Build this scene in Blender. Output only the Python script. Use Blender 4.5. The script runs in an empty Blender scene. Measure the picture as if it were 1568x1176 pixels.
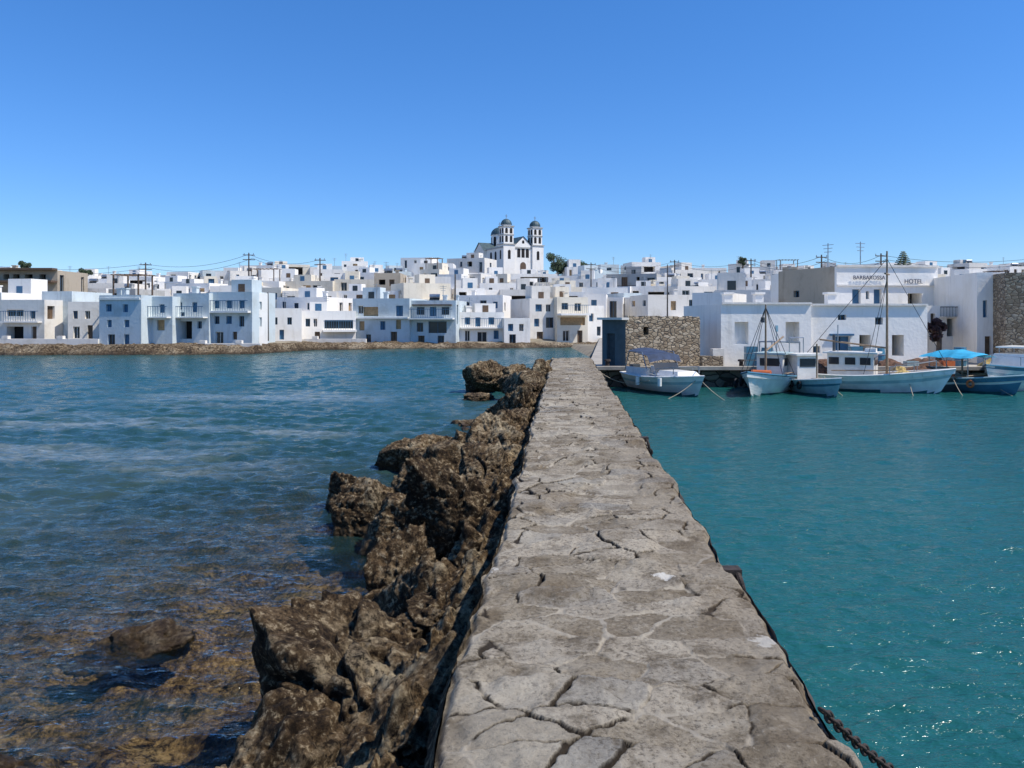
import bpy, math, random
import numpy as np
from mathutils import Vector, Matrix
random.seed(7); RS=np.random.RandomState(5)
F=1180.0; CX=784.0; HY=486.0; CZ=2.9
def X(px,d): return (px-CX)/F*d
def Z(py,d): return CZ+(HY-py)*d/F
sc=bpy.context.scene
# ---------------- noise
T3=RS.rand(64,64,64)
def vn3(x,y,z):
    xi=np.floor(x).astype(int); yi=np.floor(y).astype(int); zi=np.floor(z).astype(int)
    fx=x-xi; fy=y-yi; fz=z-zi
    fx=fx*fx*(3-2*fx); fy=fy*fy*(3-2*fy); fz=fz*fz*(3-2*fz)
    def g(a,b,c): return T3[(xi+a)&63,(yi+b)&63,(zi+c)&63]
    x00=g(0,0,0)*(1-fx)+g(1,0,0)*fx; x10=g(0,1,0)*(1-fx)+g(1,1,0)*fx
    x01=g(0,0,1)*(1-fx)+g(1,0,1)*fx; x11=g(0,1,1)*(1-fx)+g(1,1,1)*fx
    y0=x00*(1-fy)+x10*fy; y1=x01*(1-fy)+x11*fy
    return (y0*(1-fz)+y1*fz)*2-1
def fbm(x,y,z,o=4,lac=2.03,gain=.5,ridge=False):
    s=0;a=1;t=0
    for i in range(o):
        n=vn3(x+i*17.3,y+i*5.1,z+i*9.7)
        if ridge: n=1-2*np.abs(n)
        s=s+a*n; t+=a; a*=gain; x=x*lac;y=y*lac;z=z*lac
    return s/t
# ---------------- materials
def newmat(name):
    m=bpy.data.materials.new(name); m.use_nodes=True
    nt=m.node_tree; b=nt.nodes['Principled BSDF']
    return m,nt,b
def noise(nt,co,scale,detail=5,rough=.55,mapscale=None):
    if mapscale:
        mp=nt.nodes.new('ShaderNodeMapping'); mp.inputs['Scale'].default_value=mapscale
        nt.links.new(co,mp.inputs['Vector']); co=mp.outputs[0]
    n=nt.nodes.new('ShaderNodeTexNoise'); n.inputs['Scale'].default_value=scale
    n.inputs['Detail'].default_value=detail; n.inputs['Roughness'].default_value=rough
    nt.links.new(co,n.inputs['Vector']); return n.outputs['Fac']
def ramp(nt,fac,stops):
    r=nt.nodes.new('ShaderNodeValToRGB'); e=r.color_ramp.elements
    while len(e)<len(stops): e.new(.5)
    for i,(p,c) in enumerate(stops):
        e[i].position=p; e[i].color=(c[0],c[1],c[2],1) if hasattr(c,'__len__') else (c,c,c,1)
    nt.links.new(fac,r.inputs[0]); return r.outputs[0]
def mixc(nt,fac,a,b,mode='MIX'):
    m=nt.nodes.new('ShaderNodeMix'); m.data_type='RGBA'; m.blend_type=mode
    for s,v in ((m.inputs[0],fac),(m.inputs[6],a),(m.inputs[7],b)):
        if hasattr(v,'links'): nt.links.new(v,s)
        elif hasattr(v,'__len__'): s.default_value=(v[0],v[1],v[2],1)
        else: s.default_value=v
    return m.outputs[2]
def math_(nt,op,a,b=0.,clamp=False):
    m=nt.nodes.new('ShaderNodeMath'); m.operation=op; m.use_clamp=clamp
    for s,v in ((m.inputs[0],a),(m.inputs[1],b)):
        if hasattr(v,'links'): nt.links.new(v,s)
        else: s.default_value=v
    return m.outputs[0]
def mrange(nt,v,a,b,c,d):
    r=nt.nodes.new('ShaderNodeMapRange'); nt.links.new(v,r.inputs[0])
    for i,q in enumerate((a,b,c,d)): r.inputs[i+1].default_value=q
    return r.outputs[0]
def coord(nt): return nt.nodes.new('ShaderNodeTexCoord').outputs['Object']
def bump(nt,b,h,strength=.5,dist=.02,prev=None):
    n=nt.nodes.new('ShaderNodeBump'); n.inputs['Strength'].default_value=strength; n.inputs['Distance'].default_value=dist
    nt.links.new(h,n.inputs['Height'])
    if prev is not None: nt.links.new(prev,n.inputs['Normal'])
    if b is not None: nt.links.new(n.outputs[0],b.inputs['Normal'])
    return n.outputs[0]
def simple(name,col,rough=.6,var=.12,sc_=3.,bs=.2,bd=.02,metal=0.):
    m,nt,b=newmat(name); co=coord(nt)
    f=noise(nt,co,sc_,5)
    d=[c*(1-var*2) for c in col]; l=[min(1,c*(1+var)) for c in col]
    c=ramp(nt,f,[(.3,d),(.65,l)]); nt.links.new(c,b.inputs['Base Color'])
    b.inputs['Roughness'].default_value=rough; b.inputs['Metallic'].default_value=metal
    if bs: bump(nt,b,noise(nt,co,sc_*6,4),bs,bd)
    return m
def plaster(name,col,stain=.25):
    m,nt,b=newmat(name); co=coord(nt)
    f=noise(nt,co,.6,6,.65); g=noise(nt,co,1.0,5,.6,(3,3,.35))
    dk=[c*(1-stain)*k for c,k in zip(col,(1,.97,.92))]
    c=ramp(nt,f,[(.3,dk),(.5,col)]); 
    c=mixc(nt,ramp(nt,g,[(.55,0.),(.8,.55)]),c,[x*.64 for x in dk])
    nt.links.new(c,b.inputs['Base Color']); b.inputs['Roughness'].default_value=.85
    bump(nt,b,noise(nt,co,5,5),.4,.04)
    return m
M={}
M['white']=plaster('whitewash',(.88,.835,.76),.08)
M['white2']=plaster('whitewash_aged',(.76,.71,.63),.18)
M['wshade']=plaster('whitewash_shade_tint',(.58,.64,.64),.18)  # darker blue-grey tone puts the shade on white fronts into the wall colour
M['cream']=plaster('cream_plaster',(.78,.70,.56),.15)
M['tan']=plaster('tan_plaster',(.46,.38,.28),.3)
M['grey']=plaster('grey_plaster',(.42,.41,.38),.25)
M['glass']=simple('window_dark',(.022,.028,.035),.15,.1,2,0)
M['blue']=simple('blue_paint',(.05,.145,.25),.5,.1,5,0)
M['brown']=simple('wood_brown',(.13,.08,.045),.6,.15,5,0)
M['tanw']=simple('wood_tan',(.42,.27,.13),.6,.15,5,0)
M['roof']=plaster('roof_lime',(.66,.62,.56),.25)
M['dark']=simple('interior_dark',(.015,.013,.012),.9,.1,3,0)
M['hull_w']=simple('boat_white_paint',(.82,.79,.72),.3,.08,3,0)
M['hull_b']=simple('boat_blue_paint',(.07,.20,.28),.35,.1,3,0)
M['hull_l']=simple('boat_light_blue_paint',(.40,.52,.52),.4,.1,3,0)
M['hull_d']=simple('boat_dark_paint',(.07,.08,.085),.5,.15,3,0)
M['red']=simple('boat_red_paint',(.35,.05,.035),.45,.1,3,0)
M['teal']=simple('antifoul_teal',(.03,.14,.14),.5,.2,4,0)
M['navy']=simple('canvas_navy',(.03,.05,.10),.8,.2,4,.3)
M['turq']=simple('canvas_turquoise',(.03,.36,.56),.7,.1,4,.2)
M['deck']=simple('deck_wood',(.32,.22,.13),.6,.2,6,.1)
M['metal']=simple('galvanised_metal',(.35,.36,.37),.35,.1,5,0,metal=.7)
M['rust']=simple('rusty_iron',(.045,.03,.022),.8,.3,20,.5)
M['rubber']=simple('rubber',(.012,.012,.012),.8,.2,9,.2)
M['rope']=simple('rope',(.35,.30,.22),.9,.2,20,.3)
M['orange']=simple('orange_plastic',(.60,.15,.04),.5,.1,4,0)
M['yellow']=simple('yellow_net',(.48,.34,.12),.9,.25,9,.6,.05)
M['net']=simple('net_brown',(.17,.09,.055),.95,.3,9,.8,.06)
M['pole']=simple('pole_wood',(.10,.08,.065),.9,.2,5,.2)
M['dome']=simple('dome_slate_blue',(.045,.08,.088),.5,.15,2,.1)
M['leaf']=simple('foliage',(.045,.075,.03),.7,.35,1.5,0)
M['leafd']=simple('foliage_dry',(.10,.05,.045),.7,.35,3,0)
M['cable']=simple('cable',(.03,.03,.03),.7,.1,3,0)
def rockmat(name,dark,mid,light,sc_=1.,wet=True):
    m,nt,b=newmat(name); co=coord(nt)
    f=noise(nt,co,1.7*sc_,10,.72); g=noise(nt,co,17*sc_,9,.75); big=noise(nt,co,.9*sc_,4,.5)
    c=ramp(nt,f,[(.36,dark),(.50,mid),(.63,light)])
    c=mixc(nt,ramp(nt,big,[(.4,.5),(.6,0.)]),c,[x*.75 for x in dark])
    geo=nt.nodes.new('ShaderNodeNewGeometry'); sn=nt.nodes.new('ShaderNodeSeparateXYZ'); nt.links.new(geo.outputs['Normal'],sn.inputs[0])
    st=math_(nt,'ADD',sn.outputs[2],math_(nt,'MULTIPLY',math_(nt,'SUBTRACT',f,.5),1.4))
    c=mixc(nt,mrange(nt,st,.2,.75,.75,0.),c,[x*.6 for x in dark])  # steep faces darkened in the colour so upper faces look sunlit
    c=mixc(nt,ramp(nt,g,[(.41,.95),(.51,0.)]),c,[x*.25 for x in dark])
    c=mixc(nt,ramp(nt,g,[(.54,0.),(.64,.7)]),c,[min(1,x*1.2) for x in light])
    if wet:
        sp=nt.nodes.new('ShaderNodeSeparateXYZ'); nt.links.new(co,sp.inputs[0])
        w=math_(nt,'ADD',sp.outputs[2],math_(nt,'MULTIPLY',f,.5))
        wf=ramp(nt,w,[(.28,1.),(.55,0.)])
        c=mixc(nt,math_(nt,'MULTIPLY',wf,.8),c,(.05,.030,.012))
        nt.links.new(mrange(nt,wf,0,1,.95,.4),b.inputs['Roughness'])
    else: b.inputs['Roughness'].default_value=.9
    b.inputs['Specular IOR Level'].default_value=.25
    nt.links.new(c,b.inputs['Base Color'])
    vo=nt.nodes.new('ShaderNodeTexVoronoi'); vo.inputs['Scale'].default_value=18*sc_; nt.links.new(co,vo.inputs['Vector'])
    h=math_(nt,'ADD',g,math_(nt,'MULTIPLY',vo.outputs['Distance'],.5))
    p=bump(nt,b,f,1.,.14/sc_)
    p=bump(nt,b,h,1.,.09/sc_,p)
    bump(nt,b,noise(nt,co,70*sc_,6,.75),.8,.014,p)
    return m
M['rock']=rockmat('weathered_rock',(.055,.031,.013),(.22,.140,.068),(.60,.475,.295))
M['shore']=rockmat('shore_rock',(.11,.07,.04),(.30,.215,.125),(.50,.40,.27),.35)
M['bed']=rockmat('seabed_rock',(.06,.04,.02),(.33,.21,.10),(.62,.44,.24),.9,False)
def masonry(name,scale,cols,mortar,mw=.05,stretch=(1,1,1.7)):
    m,nt,b=newmat(name); co=coord(nt)
    mp=nt.nodes.new('ShaderNodeMapping'); mp.inputs['Scale'].default_value=stretch; nt.links.new(co,mp.inputs[0])
    n1=nt.nodes.new('ShaderNodeTexNoise'); n1.inputs['Scale'].default_value=3; nt.links.new(co,n1.inputs['Vector'])
    va=nt.nodes.new('ShaderNodeVectorMath'); va.operation='MULTIPLY_ADD'; nt.links.new(n1.outputs['Color'],va.inputs[0]); va.inputs[1].default_value=(.15,.15,.15); nt.links.new(mp.outputs[0],va.inputs[2])
    v=nt.nodes.new('ShaderNodeTexVoronoi'); v.inputs['Scale'].default_value=scale; nt.links.new(va.outputs[0],v.inputs['Vector'])
    e=nt.nodes.new('ShaderNodeTexVoronoi'); e.feature='DISTANCE_TO_EDGE'; e.inputs['Scale'].default_value=scale; nt.links.new(va.outputs[0],e.inputs['Vector'])
    bw=nt.nodes.new('ShaderNodeRGBToBW'); nt.links.new(v.outputs['Color'],bw.inputs[0])
    c=ramp(nt,bw.outputs[0],[(.2,cols[0]),(.5,cols[1]),(.8,cols[2])])
    c=mixc(nt,math_(nt,'MULTIPLY',noise(nt,co,9,6,.7),.6),c,[x*.5 for x in cols[0]])
    mk=ramp(nt,e.outputs['Distance'],[(mw*.5,1.),(mw*1.5,0.)])
    c=mixc(nt,mk,c,mortar); nt.links.new(c,b.inputs['Base Color']); b.inputs['Roughness'].default_value=.9
    h=ramp(nt,e.outputs['Distance'],[(0.,0.),(.14,1.)])
    bump(nt,b,h,.9,.04)
    return m
M['masonry']=masonry('rubble_masonry',4.4,[(.26,.19,.12),(.42,.33,.22),(.56,.46,.33)],(.10,.08,.06))
M['quaywall']=masonry('quay_masonry',2.2,[(.08,.06,.045),(.17,.13,.10),(.27,.22,.16)],(.025,.02,.015))
M['hutshade']=plaster('shaded_blue_render',(.075,.105,.115),.4)  # dark blue carries the shade of the hut's left face in its colour
M['hutdoor']=simple('weathered_door',(.035,.045,.05),.8,.2,6,.3)
M['ground']=simple('dry_ground',(.24,.20,.14),.95,.2,.5,.3,.1)
M['concrete']=simple('quay_concrete',(.38,.34,.28),.9,.15,1.2,.3,.02)
# ---------------- mesh builder
class MB:
    def __init__(s): s.v=[];s.f=[];s.m=[];s.slots=[];s.xf=None
    def mi(s,k):
        if k not in s.slots: s.slots.append(k)
        return s.slots.index(k)
    def pv(s,p):
        if s.xf is not None: p=s.xf@Vector(p)
        s.v.append(tuple(p)); return len(s.v)-1
    def poly(s,pts,k):
        s.f.append([s.pv(p) for p in pts]); s.m.append(s.mi(k))
    def box(s,c,sz,k,rot=0.,taper=1.):
        cx,cy,cz=c; hx,hy,hz=sz[0]/2,sz[1]/2,sz[2]/2; ca,sa=math.cos(rot),math.sin(rot)
        P=[]
        for zz in(-1,1):
            t=1 if zz<0 else taper
            for a,b in((-1,-1),(1,-1),(1,1),(-1,1)):
                x,y=a*hx*t,b*hy*t; P.append((cx+x*ca-y*sa,cy+x*sa+y*ca,cz+zz*hz))
        for q in((0,3,2,1),(4,5,6,7),(0,1,5,4),(1,2,6,5),(2,3,7,6),(3,0,4,7)): s.poly([P[i] for i in q],k)
    def cyl(s,p0,p1,r0,k,r1=None,n=8,cap=True):
        r1=r0 if r1 is None else r1
        p0=Vector(p0);p1=Vector(p1);d=(p1-p0)
        if d.length<1e-6:return
        d.normalize(); a=d.orthogonal().normalized(); b=d.cross(a)
        i0=[];i1=[]
        for i in range(n):
            t=2*math.pi*i/n; o=a*math.cos(t)+b*math.sin(t)
            i0.append(s.pv(p0+o*r0)); i1.append(s.pv(p1+o*r1))
        for i in range(n):
            j=(i+1)%n; s.f.append([i0[i],i0[j],i1[j],i1[i]]); s.m.append(s.mi(k))
        if cap: s.f.append(i0[::-1]);s.m.append(s.mi(k)); s.f.append(i1);s.m.append(s.mi(k))
    def tube(s,pts,r,k,n=6):
        for a,b in zip(pts[:-1],pts[1:]): s.cyl(a,b,r,k,n=n)
    def dome(s,c,r,h,k,n=16,m=6):
        rings=[]
        for j in range(m):
            t=j/m*math.pi/2; rings.append([s.pv((c[0]+r*math.cos(t)*math.cos(a),c[1]+r*math.cos(t)*math.sin(a),c[2]+h*math.sin(t))) for a in [2*math.pi*i/n for i in range(n)]])
        top=s.pv((c[0],c[1],c[2]+h))
        for j in range(m-1):
            for i in range(n):
                q=(i+1)%n; s.f.append([rings[j][i],rings[j][q],rings[j+1][q],rings[j+1][i]]);s.m.append(s.mi(k))
        for i in range(n): s.f.append([rings[-1][i],rings[-1][(i+1)%n],top]);s.m.append(s.mi(k))
    def torus(s,c,R,r,k,ax=(0,0,1),ax2=None,n=20,m=8,sx=1.):
        ax=Vector(ax).normalized(); a=Vector(ax2).normalized() if ax2 else ax.orthogonal().normalized(); b=ax.cross(a); c=Vector(c)
        G=[]
        for i in range(n):
            t=2*math.pi*i/n; o=a*math.cos(t)*sx+b*math.sin(t)
            G.append([s.pv(c+o*(R+r*math.cos(u))+ax*r*math.sin(u)) for u in [2*math.pi*j/m for j in range(m)]])
        for i in range(n):
            for j in range(m):
                i2=(i+1)%n;j2=(j+1)%m; s.f.append([G[i][j],G[i2][j],G[i2][j2],G[i][j2]]);s.m.append(s.mi(k))
    def facade(s,A,B,z0,z1,ops,k,dep=.2,frame=True):
        A=Vector((A[0],A[1],0));B=Vector((B[0],B[1],0)); d=B-A; L=d.length; d.normalize(); n=Vector((d.y,-d.x,0))
        O=[]
        for o in ops:
            u0,u1,v0,v1=max(.05,o[0]),min(L-.05,o[1]),max(z0+.02,o[2]),min(z1-.1,o[3])
            if u1-u0>.1 and v1-v0>.1: O.append((u0,u1,v0,v1,o[4]))
        us=sorted(set([0,L]+[o[0] for o in O]+[o[1] for o in O])); vs=sorted(set([z0,z1]+[o[2] for o in O]+[o[3] for o in O]))
        P=lambda u,v,w=0:(A+d*u+n*w)+Vector((0,0,v))
        for i in range(len(us)-1):
            for j in range(len(vs)-1):
                cu=(us[i]+us[i+1])/2;cv=(vs[j]+vs[j+1])/2
                if any(o[0]<cu<o[1] and o[2]<cv<o[3] for o in O): continue
                s.poly([P(us[i],vs[j]),P(us[i+1],vs[j]),P(us[i+1],vs[j+1]),P(us[i],vs[j+1])],k)
        for u0,u1,v0,v1,kk in O:
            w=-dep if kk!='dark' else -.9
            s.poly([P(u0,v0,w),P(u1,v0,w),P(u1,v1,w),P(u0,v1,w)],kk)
            s.poly([P(u0,v0),P(u0,v1),P(u0,v1,w),P(u0,v0,w)],k);s.poly([P(u1,v0),P(u1,v0,w),P(u1,v1,w),P(u1,v1)],k)
            s.poly([P(u0,v1),P(u1,v1),P(u1,v1,w),P(u0,v1,w)],k);s.poly([P(u0,v0),P(u0,v0,w),P(u1,v0,w),P(u1,v0)],k)
            if frame and kk=='glass' and u1-u0<3:
                fm='blue' if random.random()<.6 else 'white'
                uc=(u0+u1)/2
                for a,b_ in((u0,u0+.05),(uc-.02,uc+.02),(u1-.05,u1)):
                    s.poly([P(a,v0,w+.03),P(b_,v0,w+.03),P(b_,v1,w+.03),P(a,v1,w+.03)],fm)
                s.poly([P(u0+.07,v1-.05,w+.033),P(u1-.07,v1-.05,w+.033),P(u1-.07,v1,w+.033),P(u0+.07,v1,w+.033)],fm)
            if kk in('blue','brown') and u1-u0>.5:
                uc=(u0+u1)/2
                s.poly([P(uc-.02,v0,w+.01),P(uc+.02,v0,w+.01),P(uc+.02,v1,w+.01),P(uc-.02,v1,w+.01)],'dark')
    def build(s,name,parent=None,smooth=False):
        me=bpy.data.meshes.new(name); me.from_pydata(s.v,[],s.f)
        for k in s.slots: me.materials.append(M[k])
        me.polygons.foreach_set('material_index',s.m)
        if smooth: me.polygons.foreach_set('use_smooth',[True]*len(s.f))
        me.update(); o=bpy.data.objects.new(name,me); sc.collection.objects.link(o)
        if parent: o.parent=parent
        return o
def empty(name,loc=(0,0,0)):
    e=bpy.data.objects.new(name,None); sc.collection.objects.link(e); return e
def gridmesh(name,V,nr,nc,mat,smooth=True,col=None):
    i=np.arange(nr-1)[:,None]*nc+np.arange(nc-1)[None,:]
    Fc=np.stack([i,i+1,i+nc+1,i+nc],-1).reshape(-1,4)
    me=bpy.data.meshes.new(name); nv=len(V); nf=len(Fc)
    me.vertices.add(nv); me.vertices.foreach_set('co',V.astype(np.float32).ravel())
    me.loops.add(nf*4); me.loops.foreach_set('vertex_index',Fc.ravel().astype(np.int32))
    me.polygons.add(nf); me.polygons.foreach_set('loop_start',(np.arange(nf)*4).astype(np.int32))
    me.polygons.foreach_set('loop_total',np.full(nf,4,np.int32))
    me.update(calc_edges=True)
    me.polygons.foreach_set('use_smooth',np.full(nf,smooth))
    if col is not None:
        a=me.color_attributes.new('stone','FLOAT_COLOR','POINT'); a.data.foreach_set('color',col.astype(np.float32).ravel())
    me.materials.append(mat); me.validate(); o=bpy.data.objects.new(name,me); sc.collection.objects.link(o); return o
# ---------------- camera, light, world
cam=bpy.data.cameras.new('camera'); co_=bpy.data.objects.new('camera',cam); sc.collection.objects.link(co_)
co_.location=(0,0,CZ); co_.rotation_euler=(math.radians(90),0,0)
cam.sensor_width=36; cam.lens=F/1568*36; cam.shift_y=-(588-HY)/1568; cam.clip_end=6000; cam.clip_start=.05
sc.camera=co_
EL=math.radians(56); AZ=math.radians(108)
sd=Vector((math.cos(EL)*math.sin(AZ),math.cos(EL)*math.cos(AZ),math.sin(EL)))
sl=bpy.data.lights.new('sun','SUN'); sl.energy=5.0; sl.angle=math.radians(.5); sl.color=(1,.955,.875)
so=bpy.data.objects.new('sun',sl); sc.collection.objects.link(so); so.rotation_euler=sd.to_track_quat('Z','Y').to_euler(); so.location=(30,-20,60)
w=bpy.data.worlds.new('World'); sc.world=w; w.use_nodes=True; nt=w.node_tree
sk=nt.nodes.new('ShaderNodeTexSky'); sk.sky_type='NISHITA'; sk.sun_disc=False; sk.sun_elevation=EL; sk.sun_rotation=AZ
sk.air_density=1.0; sk.dust_density=.05; sk.ozone_density=4.5; sk.altitude=0
hs=nt.nodes.new('ShaderNodeHueSaturation'); hs.inputs['Saturation'].default_value=1.2
nt.links.new(sk.outputs[0],hs.inputs['Color'])
wc=nt.nodes.new('ShaderNodeTexCoord'); wz=nt.nodes.new('ShaderNodeSeparateXYZ'); nt.links.new(wc.outputs['Generated'],wz.inputs[0])
hz=ramp(nt,wz.outputs[2],[(0.,(.80,.78,.88)),(.22,(.92,.92,.98)),(.42,(1.,1.02,1.04))])
tint=mixc(nt,1.,hs.outputs[0],(.95,1.19,1.44),'MULTIPLY')
tint=mixc(nt,1.,tint,hz,'MULTIPLY')
nt.links.new(tint,nt.nodes['Background'].inputs[0])
nt.nodes['Background'].inputs[1].default_value=.118
sc.view_settings.view_transform='Standard'; sc.view_settings.look='None'; sc.view_settings.exposure=0
# ---------------- pier
PK=.0678
def pl(y): return PK*y-.514
def pr(y): return PK*y+1.137
PW=1.651; PT=1.2
ys=[-3.]
while ys[-1]<32.2: ys.append(ys[-1]+(.05 if ys[-1]<2.4 else max(.008,ys[-1]*.0028)))
ys=np.array(ys); nc=220
ss=np.linspace(0,PW,nc)
S,T=np.meshgrid(ss,ys)
def seeds():
    out=[]
    t=-3.6; 
    while t<33.5:
        rowh=random.uniform(.15,.32); s=-.25
        while s<PW+.3:
            wdt=random.uniform(.28,.62) if random.random()<.75 else random.uniform(.12,.2)
            out.append((s+wdt/2+random.uniform(-.05,.05),t+random.uniform(-.08,.08),random.random(),random.uniform(-.03,.04)))
            s+=wdt
        t+=rowh
    return np.array(out)
SD=seeds()
def cells(S,T):
    ws=S+.035*fbm(S*3,T*3,0*S+1,3)+.014*vn3(S*17,T*17,0*S)+.006*vn3(S*50,T*50,0*S); wt=T+.035*fbm(S*3,T*3,0*S+9,3)+.014*vn3(S*17,T*17,0*S+4)+.006*vn3(S*50,T*50,0*S+8)
    F1=np.full(S.shape,9.);F2=np.full(S.shape,9.);I=np.zeros(S.shape,int)
    order=np.argsort(SD[:,1])
    tt=T[:,0]
    for i in order:
        x,y,_,wg=SD[i]
        a=np.searchsorted(tt,y-.8); b=np.searchsorted(tt,y+.8)
        if a>=b: continue
        d=np.sqrt((ws[a:b]-x)**2*.45+(wt[a:b]-y)**2*1.5)-wg
        f1=F1[a:b];f2=F2[a:b];ii=I[a:b]
        c=d<f1
        f2[:]=np.where(c,f1,np.minimum(f2,d)); ii[:]=np.where(c,i,ii); f1[:]=np.where(c,d,f1)
    return F1,F2,I
F1,F2,I=cells(S,T)
E=F2-F1
rnd=SD[I,2]
fill=np.clip((fbm(S*2.0,T*1.4,0*S+30,4)+.12)*3.5,0,1)
dep=.032*(1-.88*fill)
def sst(e,a,b): t=np.clip((e-a)/(b-a),0,1); return t*t*(3-2*t)
wj=.008*vn3(S*6,T*6,0*S+2)
up=sst(E,.004+wj,.014+wj)
r2=(rnd*7.13)%1; r3=(rnd*13.7)%1
h=up*(dep+ (rnd-.5)*.012 + ((S-SD[I,0])*(r2-.5)+(T-SD[I,1])*(r3-.2))*.07)+.006*fbm(S*7,T*7,0*S+3,4)+.005*fbm(S*30,T*30,0*S,4,gain=.6)+.015*fbm(S*.8,T*.5,0*S+7,2)
edge=np.minimum(S,PW-S); h-= .05*(1-sst(edge+.03*fbm(S*5,T*5,0*S+11,3),0,.05))
def wofL(T): return .05*fbm(0*T,T*.9,0*T+50,4)+.03*vn3(0*T,T*2.7,0*T+2)+.012*vn3(0*T,T*9,0*T+2)
def wofR(T): return .05*fbm(0*T,T*1.1,0*T+70,4)+.025*vn3(0*T,T*3.3,0*T+8)+.012*vn3(0*T,T*9,0*T+5)
wl=(1-S/PW)**4; wr=(S/PW)**4
XX=PK*T-.514+S+wofL(T)*wl+wofR(T)*wr
V=np.stack([XX,T,PT-.03+h],-1).reshape(-1,3)
col=np.stack([rnd,sst(E,.005+wj,.022+wj),r2,fill],-1).reshape(-1,4)
m,nt,b=newmat('pier_flagstones'); co=coord(nt)
at=nt.nodes.new('ShaderNodeAttribute'); at.attribute_name='stone'
sp=nt.nodes.new('ShaderNodeSeparateColor'); nt.links.new(at.outputs['Color'],sp.inputs[0])
c=ramp(nt,sp.outputs[0],[(0.,(.18,.142,.094)),(.3,(.275,.228,.16)),(.6,(.36,.305,.225)),(.85,(.30,.255,.19)),(1.,(.225,.205,.17))])
f=noise(nt,co,4.5,10,.74); g=noise(nt,co,38,8,.75); big=noise(nt,co,1.1,5,.6)
c=mixc(nt,ramp(nt,f,[(.38,.8),(.51,0.)]),c,(.10,.073,.042))
c=mixc(nt,ramp(nt,f,[(.55,0.),(.68,.5)]),c,(.46,.41,.32))
c=mixc(nt,ramp(nt,g,[(.39,.75),(.49,0.)]),c,(.06,.045,.03))
c=mixc(nt,ramp(nt,g,[(.57,0.),(.70,.5)]),c,(.54,.48,.38))
c=mixc(nt,ramp(nt,big,[(.52,0.),(.64,.35)]),c,(.45,.40,.31))
c=mixc(nt,ramp(nt,big,[(.32,.6),(.46,0.)]),c,(.14,.10,.055))
mn=noise(nt,co,6,5,.6)
mort=mixc(nt,ramp(nt,math_(nt,'MULTIPLY',at.outputs['Alpha'],math_(nt,'MULTIPLY',mn,2.)),[(.6,0.),(.9,1.)]),(.022,.015,.009),(.36,.31,.235))
c=mixc(nt,ramp(nt,sp.outputs[1],[(.25,.97),(.95,0.)]),c,mort)
vs=nt.nodes.new('ShaderNodeTexVoronoi'); vs.inputs['Scale'].default_value=1.35; nt.links.new(co,vs.inputs['Vector'])
vsd=math_(nt,'ADD',vs.outputs['Distance'],math_(nt,'MULTIPLY',math_(nt,'SUBTRACT',f,.5),.7))
c=mixc(nt,ramp(nt,vsd,[(.03,.8),(.06,0.)]),c,(.64,.60,.52))
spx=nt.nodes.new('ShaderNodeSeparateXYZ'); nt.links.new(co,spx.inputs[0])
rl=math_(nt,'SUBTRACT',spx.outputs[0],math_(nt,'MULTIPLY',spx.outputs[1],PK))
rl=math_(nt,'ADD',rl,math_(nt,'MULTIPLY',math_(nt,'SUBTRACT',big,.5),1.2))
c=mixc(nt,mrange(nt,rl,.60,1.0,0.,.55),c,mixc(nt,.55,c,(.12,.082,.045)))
nt.links.new(c,b.inputs['Base Color']); b.inputs['Roughness'].default_value=.92; b.inputs['Specular IOR Level'].default_value=.3
p=bump(nt,b,f,.8,.03); bump(nt,b,g,.9,.010,p)
pier=empty('stone_pier')
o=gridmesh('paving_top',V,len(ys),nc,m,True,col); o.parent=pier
def side(name,xf_,sgn):
    zs=np.linspace(PT-.035,-.8,60); yy=np.arange(-3,32.25,.06)
    Tt,Zz=np.meshgrid(yy,zs)
    wo=wofL(Tt) if sgn<0 else wofR(Tt)
    prof=np.clip((PT-.035-Zz)/.15,0,1)
    xx=xf_(Tt)+wo+sgn*prof*(.02+.09*fbm(Tt*2.2,Zz*4,0*Tt+5,4))+sgn*np.clip(.5-Zz,0,2)*.12
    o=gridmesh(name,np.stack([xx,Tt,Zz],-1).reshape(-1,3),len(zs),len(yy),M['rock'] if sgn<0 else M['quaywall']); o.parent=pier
side('left_side',pl,-1); side('right_side',pr,1)
mb=MB(); mb.poly([(pl(32.2)-.1,32.22,-.8),(pr(32.2)+.1,32.22,-.8),(pr(32.2),32.22,PT-.06),(pl(32.2),32.22,PT-.06)],'quaywall'); mb.build('end_face',pier)
# ---------------- rock bank
ys2=[1.]
while ys2[-1]<33: ys2.append(ys2[-1]+max(.014,ys2[-1]*.004))
ys2=np.array(ys2); oo=np.linspace(-.12,2.3,150)
O2,T2=np.meshgrid(oo,ys2)
width=1.3+.45*fbm(0*T2,T2*.5,0*T2+33,3)
prof=.86-1.15*(np.maximum(O2,0)/width)**1.15
n1=fbm(O2*1.9,T2*1.6,0*T2+21,6,ridge=True,gain=.55); n2=fbm(O2*6,T2*6,0*T2+44,5,gain=.6)
zz=prof+.42*n1*np.clip(O2*3+.3,0,1)+.17*n2-.05
zz=np.minimum(zz,1.08+.06*n2)
zz=np.where(O2<.1,np.minimum(zz,1.05),zz)
V=np.stack([pl(T2)-O2-.1*fbm(O2*5+3,T2*5,0*T2+14,4)*np.clip(O2*3,0,1),T2+.1*fbm(O2*5,T2*5,0*T2+4,4),np.maximum(zz,-.9)],-1).reshape(-1,3)
bank=gridmesh('rock_bank',V,len(ys2),len(oo),M['rock'])
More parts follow.
